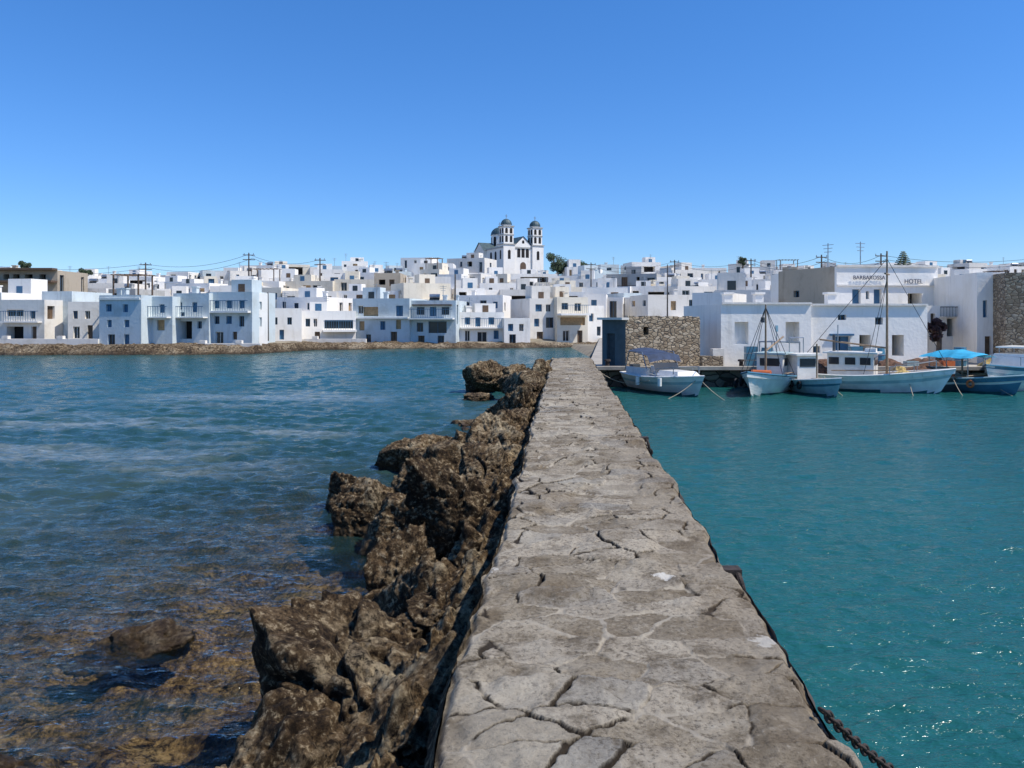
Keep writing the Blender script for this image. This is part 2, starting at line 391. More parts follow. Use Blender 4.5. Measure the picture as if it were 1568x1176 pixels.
# ---------------- boulders
import bmesh
def ico(sub):
    bm=bmesh.new(); bmesh.ops.create_icosphere(bm,subdivisions=sub,radius=1)
    v=np.array([q.co[:] for q in bm.verts]); f=[[q.index for q in ff.verts] for ff in bm.faces]; bm.free(); return v,f
ICO={s:ico(s) for s in (4,5,6)}
def rock(c,size,seed,sub=5,rot=0.,amp=.14,name='rock',planes=9,tilt=0.,mat='rock'):
    v,f=ICO[sub]; rs=np.random.RandomState(seed); v=v.copy()
    r=np.full(len(v),1.3)
    for i in range(planes):
        n=rs.normal(size=3); n/=np.linalg.norm(n); d=rs.uniform(.52,.95)
        dt=v@n; r=np.where(dt>.05,np.minimum(r,d/np.maximum(dt,.05)),r)
    sx=seed*3.7
    sz=np.array(size); m_=sz.mean()
    P=v*r[:,None]
    W=P*sz
    s1=1.3/m_**.5
    d=amp*.85*fbm(W[:,0]*s1*1.3+sx,W[:,1]*s1*1.3,W[:,2]*s1*1.3,6,gain=.6,ridge=True)
    k=.07/m_
    d=d+k*fbm(W[:,0]*9+sx,W[:,1]*9,W[:,2]*9,5,gain=.65)
    a1=np.abs(vn3(W[:,0]*3+sx,W[:,1]*3,W[:,2]*3+5)); d=d-np.clip(.12-a1,0,.12)*1.5
    a2=vn3(W[:,0]*14+sx,W[:,1]*14,W[:,2]*14); d=d-np.clip(a2-.2,0,1)*k*1.8
    P=P+v*d[:,None]; W=P*sz
    R=np.array((Matrix.Rotation(rot,3,'Z')@Matrix.Rotation(tilt,3,'Y')))
    W=W@R.T+np.array(c)
    me=bpy.data.meshes.new(name); me.from_pydata(W.tolist(),[],f); me.materials.append(M[mat])
    me.polygons.foreach_set('use_smooth',[True]*len(f)); me.update()
    o=bpy.data.objects.new(name,me); sc.collection.objects.link(o); return o
R=[((-.98,5.35,.18),(.72,1.05,.84),1,6,.2,0),((-.62,4.15,.15),(.6,.75,.76),2,6,.5,0),((-.55,6.3,.35),(.5,.75,.58),3,6,.9,0),((-1.35,4.35,.0),(.55,.6,.5),33,6,.1,0),
((-.98,7.25,.28),(.42,.5,.62),4,6,.3,.2),((-.62,8.6,.45),(.66,.55,.95),15,6,.4,-.35),((-1.2,9.4,.2),(.42,.7,.58),6,6,1.2,.3),
((-.3,10.4,.55),(.5,.8,.62),7,6,.1,0),((-.85,11.4,.3),(.5,.8,.55),8,5,.7,.3),((-.2,12.6,.6),(.42,.8,.6),9,5,.2,0),
((.05,14.6,.6),(.42,.9,.6),10,5,.1,.1),((-.35,15.6,.25),(.5,.7,.5),11,5,.6,0),((.15,17.8,.75),(.5,.7,.75),12,5,.3,.3),
((-.2,19.5,.2),(.55,.9,.45),13,5,.8,0),((.6,20.8,.75),(.45,.9,.55),14,5,.1,0),((.4,23.,.5),(.6,1.,.6),25,5,.4,.1),((.95,25.,.8),(.5,.9,.55),16,5,.1,0),
((.6,27.,.35),(.7,1.,.6),17,5,.9,0),((1.25,29.,.75),(.55,.9,.55),18,5,.2,0),((-.95,30.2,.4),(.95,.9,.9),19,5,.2,.1),((.35,30.5,.35),(.8,.9,.6),20,5,1.,.1),
((-1.2,27.2,.0),(.6,.5,.3),21,5,.2,0),((1.25,31.6,.55),(.7,.8,.7),22,5,.1,0),
((-1.6,14.9,.06),(.75,.6,.42),23,5,.1,0),((-1.,15.3,.1),(.5,.5,.45),24,5,.6,0),((-1.5,12.2,.12),(.55,.5,.5),26,5,.2,.2),
((-2.45,11.6,.10),(.46,.42,.45),27,6,.3,0),((-2.05,10.5,.08),(.48,.44,.44),28,6,.9,0),((-1.15,20.6,-.02),(.6,.6,.25),29,5,.1,0),((-.7,17.4,.0),(.5,.4,.3),32,5,.1,0),
((-3.4,6.95,-.10),(.48,.32,.17),30,5,.1,0),((-3.3,4.75,-.06),(.4,.35,.3),31,5,.1,0),((-1.2,13.3,.05),(.4,.4,.35),34,5,.5,0)]
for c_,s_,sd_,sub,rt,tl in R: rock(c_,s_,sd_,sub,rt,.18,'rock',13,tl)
rs_=random.Random(3)
for i in range(60):
    y=rs_.uniform(3.5,31); o_=rs_.uniform(.05,1.3); s=rs_.uniform(.08,.26)
    rock((pl(y)-o_,y,.85-.7*o_+.02),(s,s*1.3,s*.8),100+i,5 if y<9 else 4,rs_.uniform(0,3),.2,'rock')
for i in range(34):
    y=3.4+i*.82+rs_.uniform(-.25,.25); o_=rs_.uniform(.18,.6); s=rs_.uniform(.2,.38)
    rock((pl(y)-o_,y,.80-.6*o_),(s,s*1.2,s*.85),200+i,6 if y<7 else 5,rs_.uniform(0,3),.2,'rock',12,rs_.uniform(-.4,.4))
by=np.concatenate([np.arange(1.5,14,.08),np.arange(14,30,.25)]); bx=np.linspace(-9.5,.2,170)
BX,BY=np.meshgrid(bx,by); BXX=BX+PK*BY
bz=-.32-.06*np.clip(-BX-1.5,0,9)-.03*np.clip(BY-6,0,30)+.26*fbm(BXX*1.3,BY*1.3,0*BX+3,5,ridge=True)+.1*fbm(BXX*4,BY*4,0*BX,4)
bz=np.minimum(bz,-.10)
gridmesh('seabed',np.stack([BXX,BY,bz],-1).reshape(-1,3),len(by),len(bx),M['bed'])
# ---------------- water
m,nt,b=newmat('sea_water'); co=coord(nt); sp=nt.nodes.new('ShaderNodeSeparateXYZ'); nt.links.new(co,sp.inputs[0])
rel=math_(nt,'SUBTRACT',sp.outputs[0],math_(nt,'MULTIPLY',sp.outputs[1],PK))
big=noise(nt,co,.09,4,.6,(1,1,1)); med=noise(nt,co,.5,5,.65,(.6,1.6,1))
right=ramp(nt,big,[(.3,(.009,.078,.074)),(.7,(.016,.108,.102))])
left=ramp(nt,big,[(.3,(.020,.050,.048)),(.7,(.030,.070,.064))])
farl=mrange(nt,sp.outputs[1],12,40,0.,.85)
left=mixc(nt,farl,left,(.010,.082,.084))
yd=mrange(nt,sp.outputs[1],7,19,1.,0.)
xd=mrange(nt,rel,-9.5,-3.5,.3,1.)
sh=math_(nt,'MULTIPLY',yd,xd)
xn=mrange(nt,rel,-4.2,-2.,0.,.6)
ysn=mrange(nt,sp.outputs[1],18,30,1.,0.)
sh=math_(nt,'MAXIMUM',sh,math_(nt,'MULTIPLY',xn,ysn))
side_=ramp(nt,math_(nt,'ADD',math_(nt,'MULTIPLY',rel,.2),.5),[(.48,0.),(.55,1.)])
shm=math_(nt,'MULTIPLY',math_(nt,'MULTIPLY',sh,mrange(nt,med,.3,.55,.7,1.)),math_(nt,'SUBTRACT',1.,side_))
c=mixc(nt,side_,left,right)
fo=math_(nt,'MULTIPLY',ramp(nt,noise(nt,co,.22,6,.7,(.30,1.1,1)),[(.49,0.),(.62,1.)]),ramp(nt,noise(nt,co,3,6,.8,(.6,2,1)),[(.36,0.),(.58,1.)]))
fo=math_(nt,'MULTIPLY',fo,math_(nt,'SUBTRACT',1.,side_))
fo=math_(nt,'MULTIPLY',fo,mrange(nt,sp.outputs[1],36,24,0.,1.))
fo=math_(nt,'MULTIPLY',fo,mrange(nt,sp.outputs[1],9,15,0.12,1.))
fo=math_(nt,'MULTIPLY',fo,mrange(nt,sp.outputs[0],-3.5,-6.,0.15,1.))
c=mixc(nt,math_(nt,'MULTIPLY',fo,.65),c,(.38,.42,.44))
nt.links.new(c,b.inputs['Base Color']); b.inputs['IOR'].default_value=1.33; b.inputs['Specular IOR Level'].default_value=.4
b.inputs['Roughness'].default_value=.10
n_a=noise(nt,co,4.2,4,.6,(.55,1.3,1)); n_b=noise(nt,co,13,4,.6,(.6,1.3,1))
p=bump(nt,b,n_a,.7,.11); p=bump(nt,b,n_b,.65,.03,p)
tr=nt.nodes.new('ShaderNodeBsdfTransparent'); tr.inputs[0].default_value=(.93,.92,.80,1)
gl=nt.nodes.new('ShaderNodeBsdfGlossy'); gl.inputs['Roughness'].default_value=.06; gl.inputs['Color'].default_value=(.8,.8,.8,1); nt.links.new(p,gl.inputs['Normal'])
fr=nt.nodes.new('ShaderNodeFresnel'); fr.inputs['IOR'].default_value=1.33; nt.links.new(p,fr.inputs['Normal'])
m1=nt.nodes.new('ShaderNodeMixShader'); nt.links.new(fr.outputs[0],m1.inputs[0]); nt.links.new(tr.outputs[0],m1.inputs[1]); nt.links.new(gl.outputs[0],m1.inputs[2])
m2=nt.nodes.new('ShaderNodeMixShader'); nt.links.new(shm,m2.inputs[0]); nt.links.new(b.outputs[0],m2.inputs[1]); nt.links.new(m1.outputs[0],m2.inputs[2])
nt.links.new(m2.outputs[0],nt.nodes['Material Output'].inputs['Surface'])
ry=[1.2]
while ry[-1]<95: ry.append(ry[-1]*1.0044)
while ry[-1]<4500: ry.append(ry[-1]*1.08)
ry=np.array(ry); cs=np.linspace(-1.05,1.05,520)
Sx,Ty=np.meshgrid(cs,ry); WX=Sx*(Ty+1.5)
Wz=np.zeros_like(WX); rs=np.random.RandomState(2)
relx=WX-PK*Ty
lf=np.where(relx<0,1.05,.45)
for i in range(56):
    lam=.12*(10**rs.rand()); k=2*math.pi/lam; th=rs.normal(-1.75,.45); a=.0115*lam**.82
    ph=k*(WX*math.cos(th)+Ty*math.sin(th))+rs.rand()*6.28+ 1.4*vn3(WX*.6,Ty*.6,0*WX+i)
    fade=np.clip(1.6-Ty*.0044*2.6/lam*1.2,0,1)
    Wz+=a*fade*(np.exp(np.sin(ph)-1)*2-.93)
Wz*=lf*(.9+.3*vn3(WX*.2,Ty*.2,0*WX))*.85
wo=gridmesh('water',np.stack([WX,Ty,Wz],-1).reshape(-1,3),len(ry),len(cs),m)
mb=MB(); M['_w']=m; ye=float(ry[-1])
x0=1.05*2.7; x1=1.05*(ye+1.5)
mb.poly([(-6000,-4500,0),(6000,-4500,0),(6000,1.2,0),(-6000,1.2,0)],'_w')
mb.poly([(-6000,1.2,0),(-x0,1.2,0),(-x1,ye,0),(-6000,ye,0)],'_w'); mb.poly([(x0,1.2,0),(6000,1.2,0),(6000,ye,0),(x1,ye,0)],'_w')
wp=mb.build('open_water'); wp.parent=wo
# ---------------- terrain
shx=[-400,-45,-24,-20.5,-17.5,-11.9,-.3,9.2,400]; shy=[57,58.5,59,60.5,67.5,70.5,72,74,76]
def shore(x): return np.interp(x,shx,shy)
def terr(y): return np.interp(y,[0,80,89,99,110,122,135,160,250,600,5000],[.9,.9,2.3,3.8,5.2,6.8,8.6,9.8,8,1,1])
gx=np.concatenate([np.linspace(-3000,-120,14),np.arange(-116,117,2.),np.linspace(120,3000,14)])
gy=np.concatenate([np.arange(56,200,1.5),np.linspace(205,600,20),np.linspace(650,4500,10)])
GX,GY=np.meshgrid(gx,gy); dsh=GY-shore(GX)
GZ=np.where(dsh<3.5,-1.5,np.where(dsh<6,.45,np.clip(terr(GY),0,99)-.2))+.15*fbm(GX*.2,GY*.2,0*GX,3)
GZ=np.where((GX>5)&(GY<86),.3,GZ)
gridmesh('ground',np.stack([GX,GY,GZ],-1).reshape(-1,3),len(gy),len(gx),M['ground'])
ax=np.arange(-75,10.5,.2); av=np.arange(-1.5,9,.2); AX,AV=np.meshgrid(ax,av)
cap=np.interp(AX,[-75,-27,-20,-17,10],[.58,.58,.48,.48,.16])
AZz=np.minimum(-.35+AV*.62,cap)+(.24*fbm(AX*.7,AV*.9,0*AX+2,6,ridge=True)+.12*fbm(AX*2.5,AV*2.5,0*AX+2,4))
gridmesh('rocky_shore',np.stack([AX,shore(AX)+AV+.9*fbm(AX*.3,0*AX,0*AX+4,4),AZz],-1).reshape(-1,3),len(av),len(ax),M['shore'])
# ---------------- quay
mb=MB()
qp=[(3.2,32.2),(14.5,32.0),(45,31.6),(140,31.6),(140,90),(9.6,84),(3.6,36)]
qz=.75
mb.poly([(x,y,qz) for x,y in qp],'concrete')
for i in range(len(qp)):
    a=qp[i];c_=qp[(i+1)%len(qp)]
    mb.poly([(a[0],a[1],-1),(c_[0],c_[1],-1),(c_[0],c_[1],qz),(a[0],a[1],qz)],'quaywall')
mb.box((24,31.75,.80),(41,.42,.14),'concrete',-.012)
mb.build('quay')
# ---------------- houses
def house(name,px0,px1,yt,yb,d0,d1,dep,wall,ops=(),zb=None,sideops=True,rng=random,extra=None,auto=None,dens=.7):
    A=Vector((X(px0,d0),d0,0));B=Vector((X(px1,d1),d1,0)); dm=(d0+d1)/2
    z1=Z(yt,dm); z0=Z(yb,dm) if zb is None else zb
    d=(B-A); L=d.length; d.normalize(); n=Vector((d.y,-d.x,0)); C=B-n*dep; D=A-n*dep
    mb=MB(); OP=[]
    rotz=math.atan2(d.y,d.x)
    def loc(u,v): return A+d*u-n*v
    for (x0,x1,y0,y1,k) in ops:
        def hit(px):
            kk=(px-CX)/F; t=(kk*A.y-A.x)/((B.x-A.x)-kk*(B.y-A.y)); return t*L, A.y+t*(B.y-A.y)
        u0,Ya=hit(x0);u1,Yb=hit(x1); OP.append((u0,u1,Z(y1,(Ya+Yb)/2),Z(y0,(Ya+Yb)/2),k))
    def autoop(L_,p):
        R_=[]; zt=z1-rng.uniform(.4,.7)
        while zt-1.3>z0+.2:
            nw=max(1,int(L_/rng.uniform(1.4,2.1))); 
            for i in range(nw):
                if rng.random()<p:
                    uc=(i+.5)*L_/nw+rng.uniform(-.2,.2); ww=rng.choice([.45,.6,.8,.9,1.1]); hh=rng.choice([.6,.9,1.1,1.9,1.9])
                    k=rng.choice(['glass','glass','glass','blue','brown','dark','tanw','glass'])
                    if uc-ww/2>.15 and uc+ww/2<L_-.15: R_.append((uc-ww/2,uc+ww/2,zt-hh,zt-rng.choice([0,.0,.15]),k))
            if L_>4 and rng.random()<.15: R_=[o for o in R_ if o[3]<zt-.4]; R_.append((L_*.2,L_*.8,zt-1.9,zt-.05,'dark'))
            zt-=2.75
        return R_
    if auto is not None:
        OP+=autoop(L,auto)
        if L>2.6 and rng.random()<.45:
            zf=z1-2.7; bw=L*rng.uniform(.4,.8); p=loc(L*rng.uniform(.42,.58),-.45)
            mb.box((p.x,p.y,zf),(bw,.88,.14),wall,rotz); p=p+n*.4
            if rng.random()<.5: mb.box((p.x,p.y,zf+.5),(bw-.01,.08,.85),wall,rotz)
            else:
                mb.box((p.x,p.y,zf+.95),(bw-.01,.05,.05),'rust',rotz)
                for e_ in range(int(bw/.25)): q2=p+d*(-bw/2+.12+e_*.25); mb.box((q2.x,q2.y,zf+.5),(.03,.03,.88),'rust',rotz)
        if L>2.6 and rng.random()<.2:
            p=loc(L*.5,-.5); mb.box((p.x,p.y,z1-3.2),(L*.5,.95,.06),rng.choice(['brown','cream','tanw']),rotz)
        if L>3.2 and rng.random()<.4:
            bw=L*rng.uniform(.35,.6); bh=(z1-z0)*rng.uniform(.35,.7); u_=rng.uniform(bw/2,L-bw/2); p=loc(u_,-.8)
            mb.box((p.x,p.y,z0+bh/2-.4),(bw,1.58,bh+.8),wall,rotz)
            pq=loc(u_+rng.uniform(-.2,.2)*bw,-1.605); mb.box((pq.x,pq.y,z0+bh-1.1),(.7,.02,1.),rng.choice(['glass','blue','brown']),rotz)
    ze=z0-1.2
    mb.facade(A,B,ze,z1,OP,wall)
    mb.facade(B,C,ze,z1,autoop(dep,.6) if sideops else [],wall)
    mb.facade(D,A,ze,z1,autoop(dep,.6) if sideops else [],wall)
    mb.facade(C,D,ze,z1,[],wall)
    t=.22; q=[A,B,C,D]
    inn=[A+d*t-n*t,B-d*t-n*t,C-d*t+n*t,D+d*t+n*t]; rz=z1-.3
    for i in range(4):
        j=(i+1)%4; z=Vector((0,0,z1)); zr=Vector((0,0,rz))
        mb.poly([q[i]+z,q[j]+z,inn[j]+z,inn[i]+z],wall)
        mb.poly([inn[i]+z,inn[j]+z,inn[j]+zr,inn[i]+zr],wall)
    mb.poly([p+Vector((0,0,rz)) for p in inn],'roof')
    if L>3 and dep>3:
        if rng.random()<.5*dens/.7:
            bw=rng.uniform(1.5,2.5); bh=rng.uniform(1.0,1.7); p=loc(rng.uniform(bw*.6,L-bw*.6) if L>bw*1.3 else L/2,rng.uniform(1.6,dep-1.2))
            mb.box((p.x,p.y,rz+bh/2),(bw,bw*.9,bh),wall,rotz)
            pq=p+n*(bw*.45+.012)
            mb.box((pq.x,pq.y,rz+.55),(.6,.02,.9),rng.choice(['blue','brown','glass']),rotz)
        for _ in range(rng.randint(0,2)):
            p=loc(rng.uniform(.5,L-.5),rng.uniform(.6,dep-.6)); mb.box((p.x,p.y,z1+.1),(.4,.4,.9),wall,rotz); mb.box((p.x,p.y,z1+.6),(.52,.52,.1),wall,rotz)
        if rng.random()<.4:
            p=loc(rng.uniform(.5,L-.5),1.5); mb.cyl((p.x,p.y,rz),(p.x,p.y,z1+1.5),.03,'metal',n=5); 
            for e in(0,.2,.4): mb.box((p.x,p.y,z1+1.4-e),(.7-e*.6,.03,.03),'metal',rotz+.3)
        if rng.random()<.14:
            p=loc(rng.uniform(.9,max(1,L-.9)),1.8); mb.cyl((p.x-.5,p.y,z1+.45),(p.x+.5,p.y,z1+.45),.24,'metal',n=10); mb.poly([(p.x-.5,p.y-.9,rz+.1),(p.x+.5,p.y-.9,rz+.1),(p.x+.5,p.y,z1+.3),(p.x-.5,p.y,z1+.3)],'glass')
        if dens>.1 and L<6 and rng.random()<.06:
            p=loc(L/2,1.6)
            for sx in(-1,1):
                for sy in(-1,1):
                    q2=p+d*sx*(L*.3)+n*sy*.9; mb.box((q2.x,q2.y,rz+1.),(.1,.1,2.),'brown',rotz)
            for e in range(7): 
                q2=p+d*((e-3)*L*.11); mb.box((q2.x,q2.y,rz+2.03),(.09,2.1,.07),'brown',rotz)
    for (x0,x1,y0,y1,out,k) in (extra or []):
        kk=(x0-CX)/F; t0=(kk*A.y-A.x)/((B.x-A.x)-kk*(B.y-A.y)); kk=(x1-CX)/F; t1=(kk*A.y-A.x)/((B.x-A.x)-kk*(B.y-A.y))
        u0=t0*L;u1=t1*L; za=Z(y1,dm);zb_=Z(y0,dm); p=A+d*(u0+u1)/2+n*(out/2+.003)
        mb.box((p.x,p.y,(za+zb_)/2),(u1-u0,out,zb_-za),k,rotz)
        if out>=.5 and y0>470:
            zr=zb_+.85; q2=p+n*(out/2-.04); mb.box((q2.x,q2.y,zr),(u1-u0-.05,.05,.05),'blue',rotz)
            for e_ in range(int((u1-u0)/.22)): q3=q2+d*(-(u1-u0)/2+.1+e_*.22); mb.box((q3.x,q3.y,zb_+.43),(.025,.025,.84),'blue',rotz)
    return mb.build(name)
g,bl,br,tn,dk='glass','blue','brown','tanw','dark'
H=house
H('white_house',-60,2,448,524,66,65.5,7,'white',[(-40,-30,475,490,g),(-20,-12,475,490,g),(-30,-20,500,520,br)])
H('white_house',0,68,459,524,65,64.6,6,'white2',[(10,36,474,484,g),(46,54,476,488,g),(10,36,500,519,dk),(48,56,500,523,br)],extra=[(6,64,492,494,.5,'white')])
H('white_house',64,110,446,521,67,66.8,6,'wshade',[(70,76,470,482,g),(84,92,470,484,g),(72,79,496,513,g),(90,97,496,520,dk)],sideops=False)
H('white_house',104,155,462,521,65.4,65.8,6,'white2',[(112,119,476,488,g),(130,138,476,488,g),(112,122,500,518,g),(134,142,498,520,br)])
H('white_house',152,216,452,531,63.4,62.7,5,'wshade',[(162,171,466,477,bl),(188,196,466,478,bl),(164,171,490,501,bl),(190,198,490,501,bl),(165,176,512,528,g),(190,198,512,530,bl)],extra=[(153,215,456,459,.12,'white')],sideops=False)
H('white_house',216,264,454,529,64.2,63.7,5,'wshade',[(222,230,466,479,bl),(244,252,466,479,bl),(222,230,492,503,bl),(240,252,490,506,tn),(226,232,514,527,g)],extra=[(217,262,485,487,.6,'white')],sideops=False)
H('white_house',265,320,449,526,64.9,64.3,5,'wshade',[(272,279,463,474,bl),(294,302,463,478,bl),(270,294,492,519,dk),(302,309,492,503,g),(276,283,478,484,g)],extra=[(266,318,485,487,.7,'white')],sideops=False)
H('white_house',321,386,447,531,64.9,64.2,4,'wshade',[(328,336,460,472,bl),(346,355,460,472,bl),(366,374,460,472,bl),(328,336,484,496,g),(346,355,484,496,bl),(366,374,484,500,g),(330,342,508,528,g),(356,363,508,520,br)],extra=[(322,384,476,479,.5,'white')],sideops=False)
H('white_house',388,410,449,530,65,65.9,4,'white',[(394,401,462,474,g),(394,401,486,500,g)])
H('white_house',408,462,472,522,70,71,6,'white',[(418,425,486,497,g),(440,447,486,497,g),(428,435,505,520,bl)])
H('white_house',424,500,455,520,79,77.8,7,'white',[(432,438,462,472,g),(450,457,464,474,g),(470,477,464,474,g),(486,492,464,472,bl)])
H('white_house',460,545,476,523,73,74.5,6,'white',[(468,475,488,500,g),(480,486,488,500,g),(497,541,490,503,g),(482,490,508,522,br)],extra=[(494,545,505,508,1.,'white')])
H('white_house',540,627,457,528,75,74,6,'wshade',[(548,556,468,480,g),(556,579,470,484,tn),(606,617,468,484,bl),(550,558,492,506,tn),(582,590,492,505,bl),(606,614,490,504,tn),(560,568,512,524,g),(598,608,508,527,br)],extra=[(541,626,486,488,.35,'white')])
H('white_house',629,698,460,531,74.5,74,6,'wshade',[(638,650,470,482,g),(658,668,470,484,bl),(676,688,470,482,g),(638,648,494,508,g),(656,684,492,510,g),(640,650,514,528,br),(670,680,514,529,g)],extra=[(629,696,487,489,1.,'white'),(632,692,466,468,.4,'brown')])
H('white_house',704,772,478,531,76,77,6,'white',[(712,720,486,497,bl),(728,736,486,500,bl),(748,757,486,497,bl),(712,720,506,522,g),(731,746,508,529,g),(756,764,506,519,bl)],extra=[(705,771,501,503,.5,'white')])
H('white_house',772,812,487,530,76,76.6,6,'white',[(778,786,496,507,bl),(795,802,496,507,g),(780,790,512,528,g)])
H('white_house',700,770,452,500,86,85,5,'white',[(712,719,462,472,g),(735,745,460,474,g),(755,762,462,472,bl)])
H('white_house',811,853,457,527,79,80,6,'white2',[(820,830,466,477,bl),(836,844,466,477,g),(818,826,488,500,bl),(836,848,486,502,g),(822,832,508,526,br)])
H('white_house',853,900,455,528,79,80,6,'cream',[(860,870,464,474,g),(880,890,464,476,g),(858,896,486,498,tn),(862,872,506,522,g),(884,892,506,526,br)],extra=[(853,898,480,483,1.2,'white')])
H('white_house',898,925,468,530,80.5,81.4,5,'white',[(902,909,480,492,bl),(914,920,500,514,g)])
mb=MB()
for (p0,p1,yt,yb,d) in [(-40,150,519,527,63.2),(300,398,526,532,62.4),(402,560,519,529,71.5)]:
    za,zb_=Z(yb,d)-.7,Z(yt,d)
    xa,xb=X(p0,d),X(p1,d); mb.box(((xa+xb)/2,d+.25,(za+zb_)/2),(xb-xa,.5,zb_-za),'white2')
    x=xa+.5
    while x<xb-1: mb.box((x,d+.2,zb_+.12),(.5,.42,.26),'white2'); x+=random.uniform(2,5)
mb.build('terrace_wall')
rg=random.Random(21)
skx=[-400,0,100,250,330,345,430,520,580,610,640,700,730,840,900,1000,1150,1300,1568,2000]
sky_=[418,415,413,421,418,408,406,400,401,413,397,392,405,414,408,406,405,406,403,403]
tiers=[(137,0.),(124,.17),(112,.34),(101,.5),(91,.68),(84,.86)]
cnt=0
for ti,(dt,fr_) in enumerate(tiers):
    px=-330.
    while px<1960:
        wpx=rg.choice([rg.uniform(18,34),rg.uniform(30,62),rg.uniform(45,80)])*137/dt*.82
        ysk=np.interp(px+wpx/2,skx,sky_); yt=ysk+fr_*(458-ysk)+rg.uniform(-5,9)
        if ti==5 and px<860: px+=wpx; continue
        d=dt+rg.uniform(-3,3); rot=rg.choice([-.35,-.15,.1,.2,.3,.45,0]); Wm=wpx/F*d; d0=d-rot*Wm/2; d1=d+rot*Wm/2
        wall=rg.choices(['white','white2','wshade','cream','tan','grey'],[60,22,5,9,2,2])[0]
        zb=float(terr(d))-.4
        if 720<px+wpx/2<850 and ti==0: px+=wpx; continue
        house('white_house' if wall in('white','white2','wshade') else ('cream_house' if wall=='cream' else 'plaster_house'),px,px+wpx,yt,0,d0,d1,rg.uniform(4.,6.5),wall,zb=zb,rng=rg,auto=.8,dens=1.)
        cnt+=1
        px+=wpx*rg.uniform(.86,1.12)
print('houses',cnt)
H('brown_house',-20,88,414,450,84,84,6,'tan',[(5,14,420,428,dk),(20,30,420,428,dk),(38,50,420,428,dk),(60,70,420,428,dk)],extra=[(-20,88,411,414,1.,'brown'),(-20,88,430,433,1.2,'brown')],dens=0)
H('brown_house',573,613,418,448,95,95,6,'tan',[(580,590,428,436,dk),(596,604,428,438,br)],dens=0)
# ---------------- church
ch=empty('church')
a=math.radians(28); DC=148.
A=Vector((X(771,DC),DC,0)); e1=Vector((math.cos(a),math.sin(a),0)); e2=Vector((-math.sin(a),math.cos(a),0))
mpp=DC/F
def cz(py): return CZ+(HY-py)*mpp
W_=8.9; L_=12.5
def cp(u,v,z): p=A+e1*u+e2*v; return (p.x,p.y,z)
def arch(mb,u,v,zb,zt,wd,face,k='dark',out=.02):
    pts=[(-wd/2,zb),(wd/2,zb)]; zr=zt-wd/2
    for i in range(9): t=math.pi*i/8; pts.append((wd/2*math.cos(t),zr+wd/2*math.sin(t)))
    if face=='f': mb.poly([cp(u+x,v-out,z) for x,z in pts],k)
    elif face=='s': mb.poly([cp(u-out,v-x,z) for x,z in pts],k)
def cbox(mb,u0,u1,v0,v1,z0,z1,k):
    P=[cp(u0,v0,z0),cp(u1,v0,z0),cp(u1,v1,z0),cp(u0,v1,z0),cp(u0,v0,z1),cp(u1,v0,z1),cp(u1,v1,z1),cp(u0,v1,z1)]
    for q in((0,3,2,1),(4,5,6,7),(0,1,5,4),(1,2,6,5),(2,3,7,6),(3,0,4,7)): mb.poly([P[i] for i in q],k)
zb0=8.5; zw=cz(377)
mb=MB()
cbox(mb,0.02,W_-.02,.3,L_,zb0,zw,'white')
zp=cz(361)
um=W_/2
mb.poly([cp(2.3,.25,zw),cp(W_-2.3,.25,zw),cp(um,.25,zp)],'white')
mb.poly([cp(2.0,.1,zw-.05),cp(um,.1,zp+.15),cp(um,L_,zp+.15),cp(2.0,L_,zw-.05)],'dome');mb.poly([cp(W_-2.,.1,zw-.05),cp(W_-2.,L_,zw-.05),cp(um,L_,zp+.15),cp(um,.1,zp+.15)],'dome')
mb.poly([cp(-.5,7.6,zb0),cp(-.5,7.6,zw-.2),cp(-.5,9.7,cz(366)),cp(-.5,11.8,zw-.2),cp(-.5,11.8,zb0)],'white')
mb.poly([cp(-.5,7.6,zb0),cp(0.1,7.6,zb0),cp(0.1,7.6,zw-.2),cp(-.5,7.6,zw-.2)],'white')
mb.poly([cp(-.7,7.4,zw-.3),cp(um,7.4,zw-.3),cp(um,9.7,cz(366)+.12),cp(-.7,9.7,cz(366)+.12)],'dome')
mb.poly([cp(-.7,12.,zw-.3),cp(um,12.,zw-.3),cp(um,9.7,cz(366)+.12),cp(-.7,9.7,cz(366)+.12)],'dome')
cbox(mb,-.12,W_+.12,.15,7.3,zw-.25,zw+.05,'grey')
arch(mb,-.5,9.7,cz(396),cz(380),1.1,'s'); 
for v in(3.4,5.4): arch(mb,.02,v,cz(398),cz(383),.8,'s')
for u in(um-.95,um,um+.95): arch(mb,u,.3,cz(393),cz(376) if u==um else cz(379),.7,'f')
arch(mb,um,.25,cz(371),cz(366),.5,'f')
arch(mb,um,.3,cz(412),cz(400),1.3,'f','brown')
mb.build('nave',ch)
mb=MB()
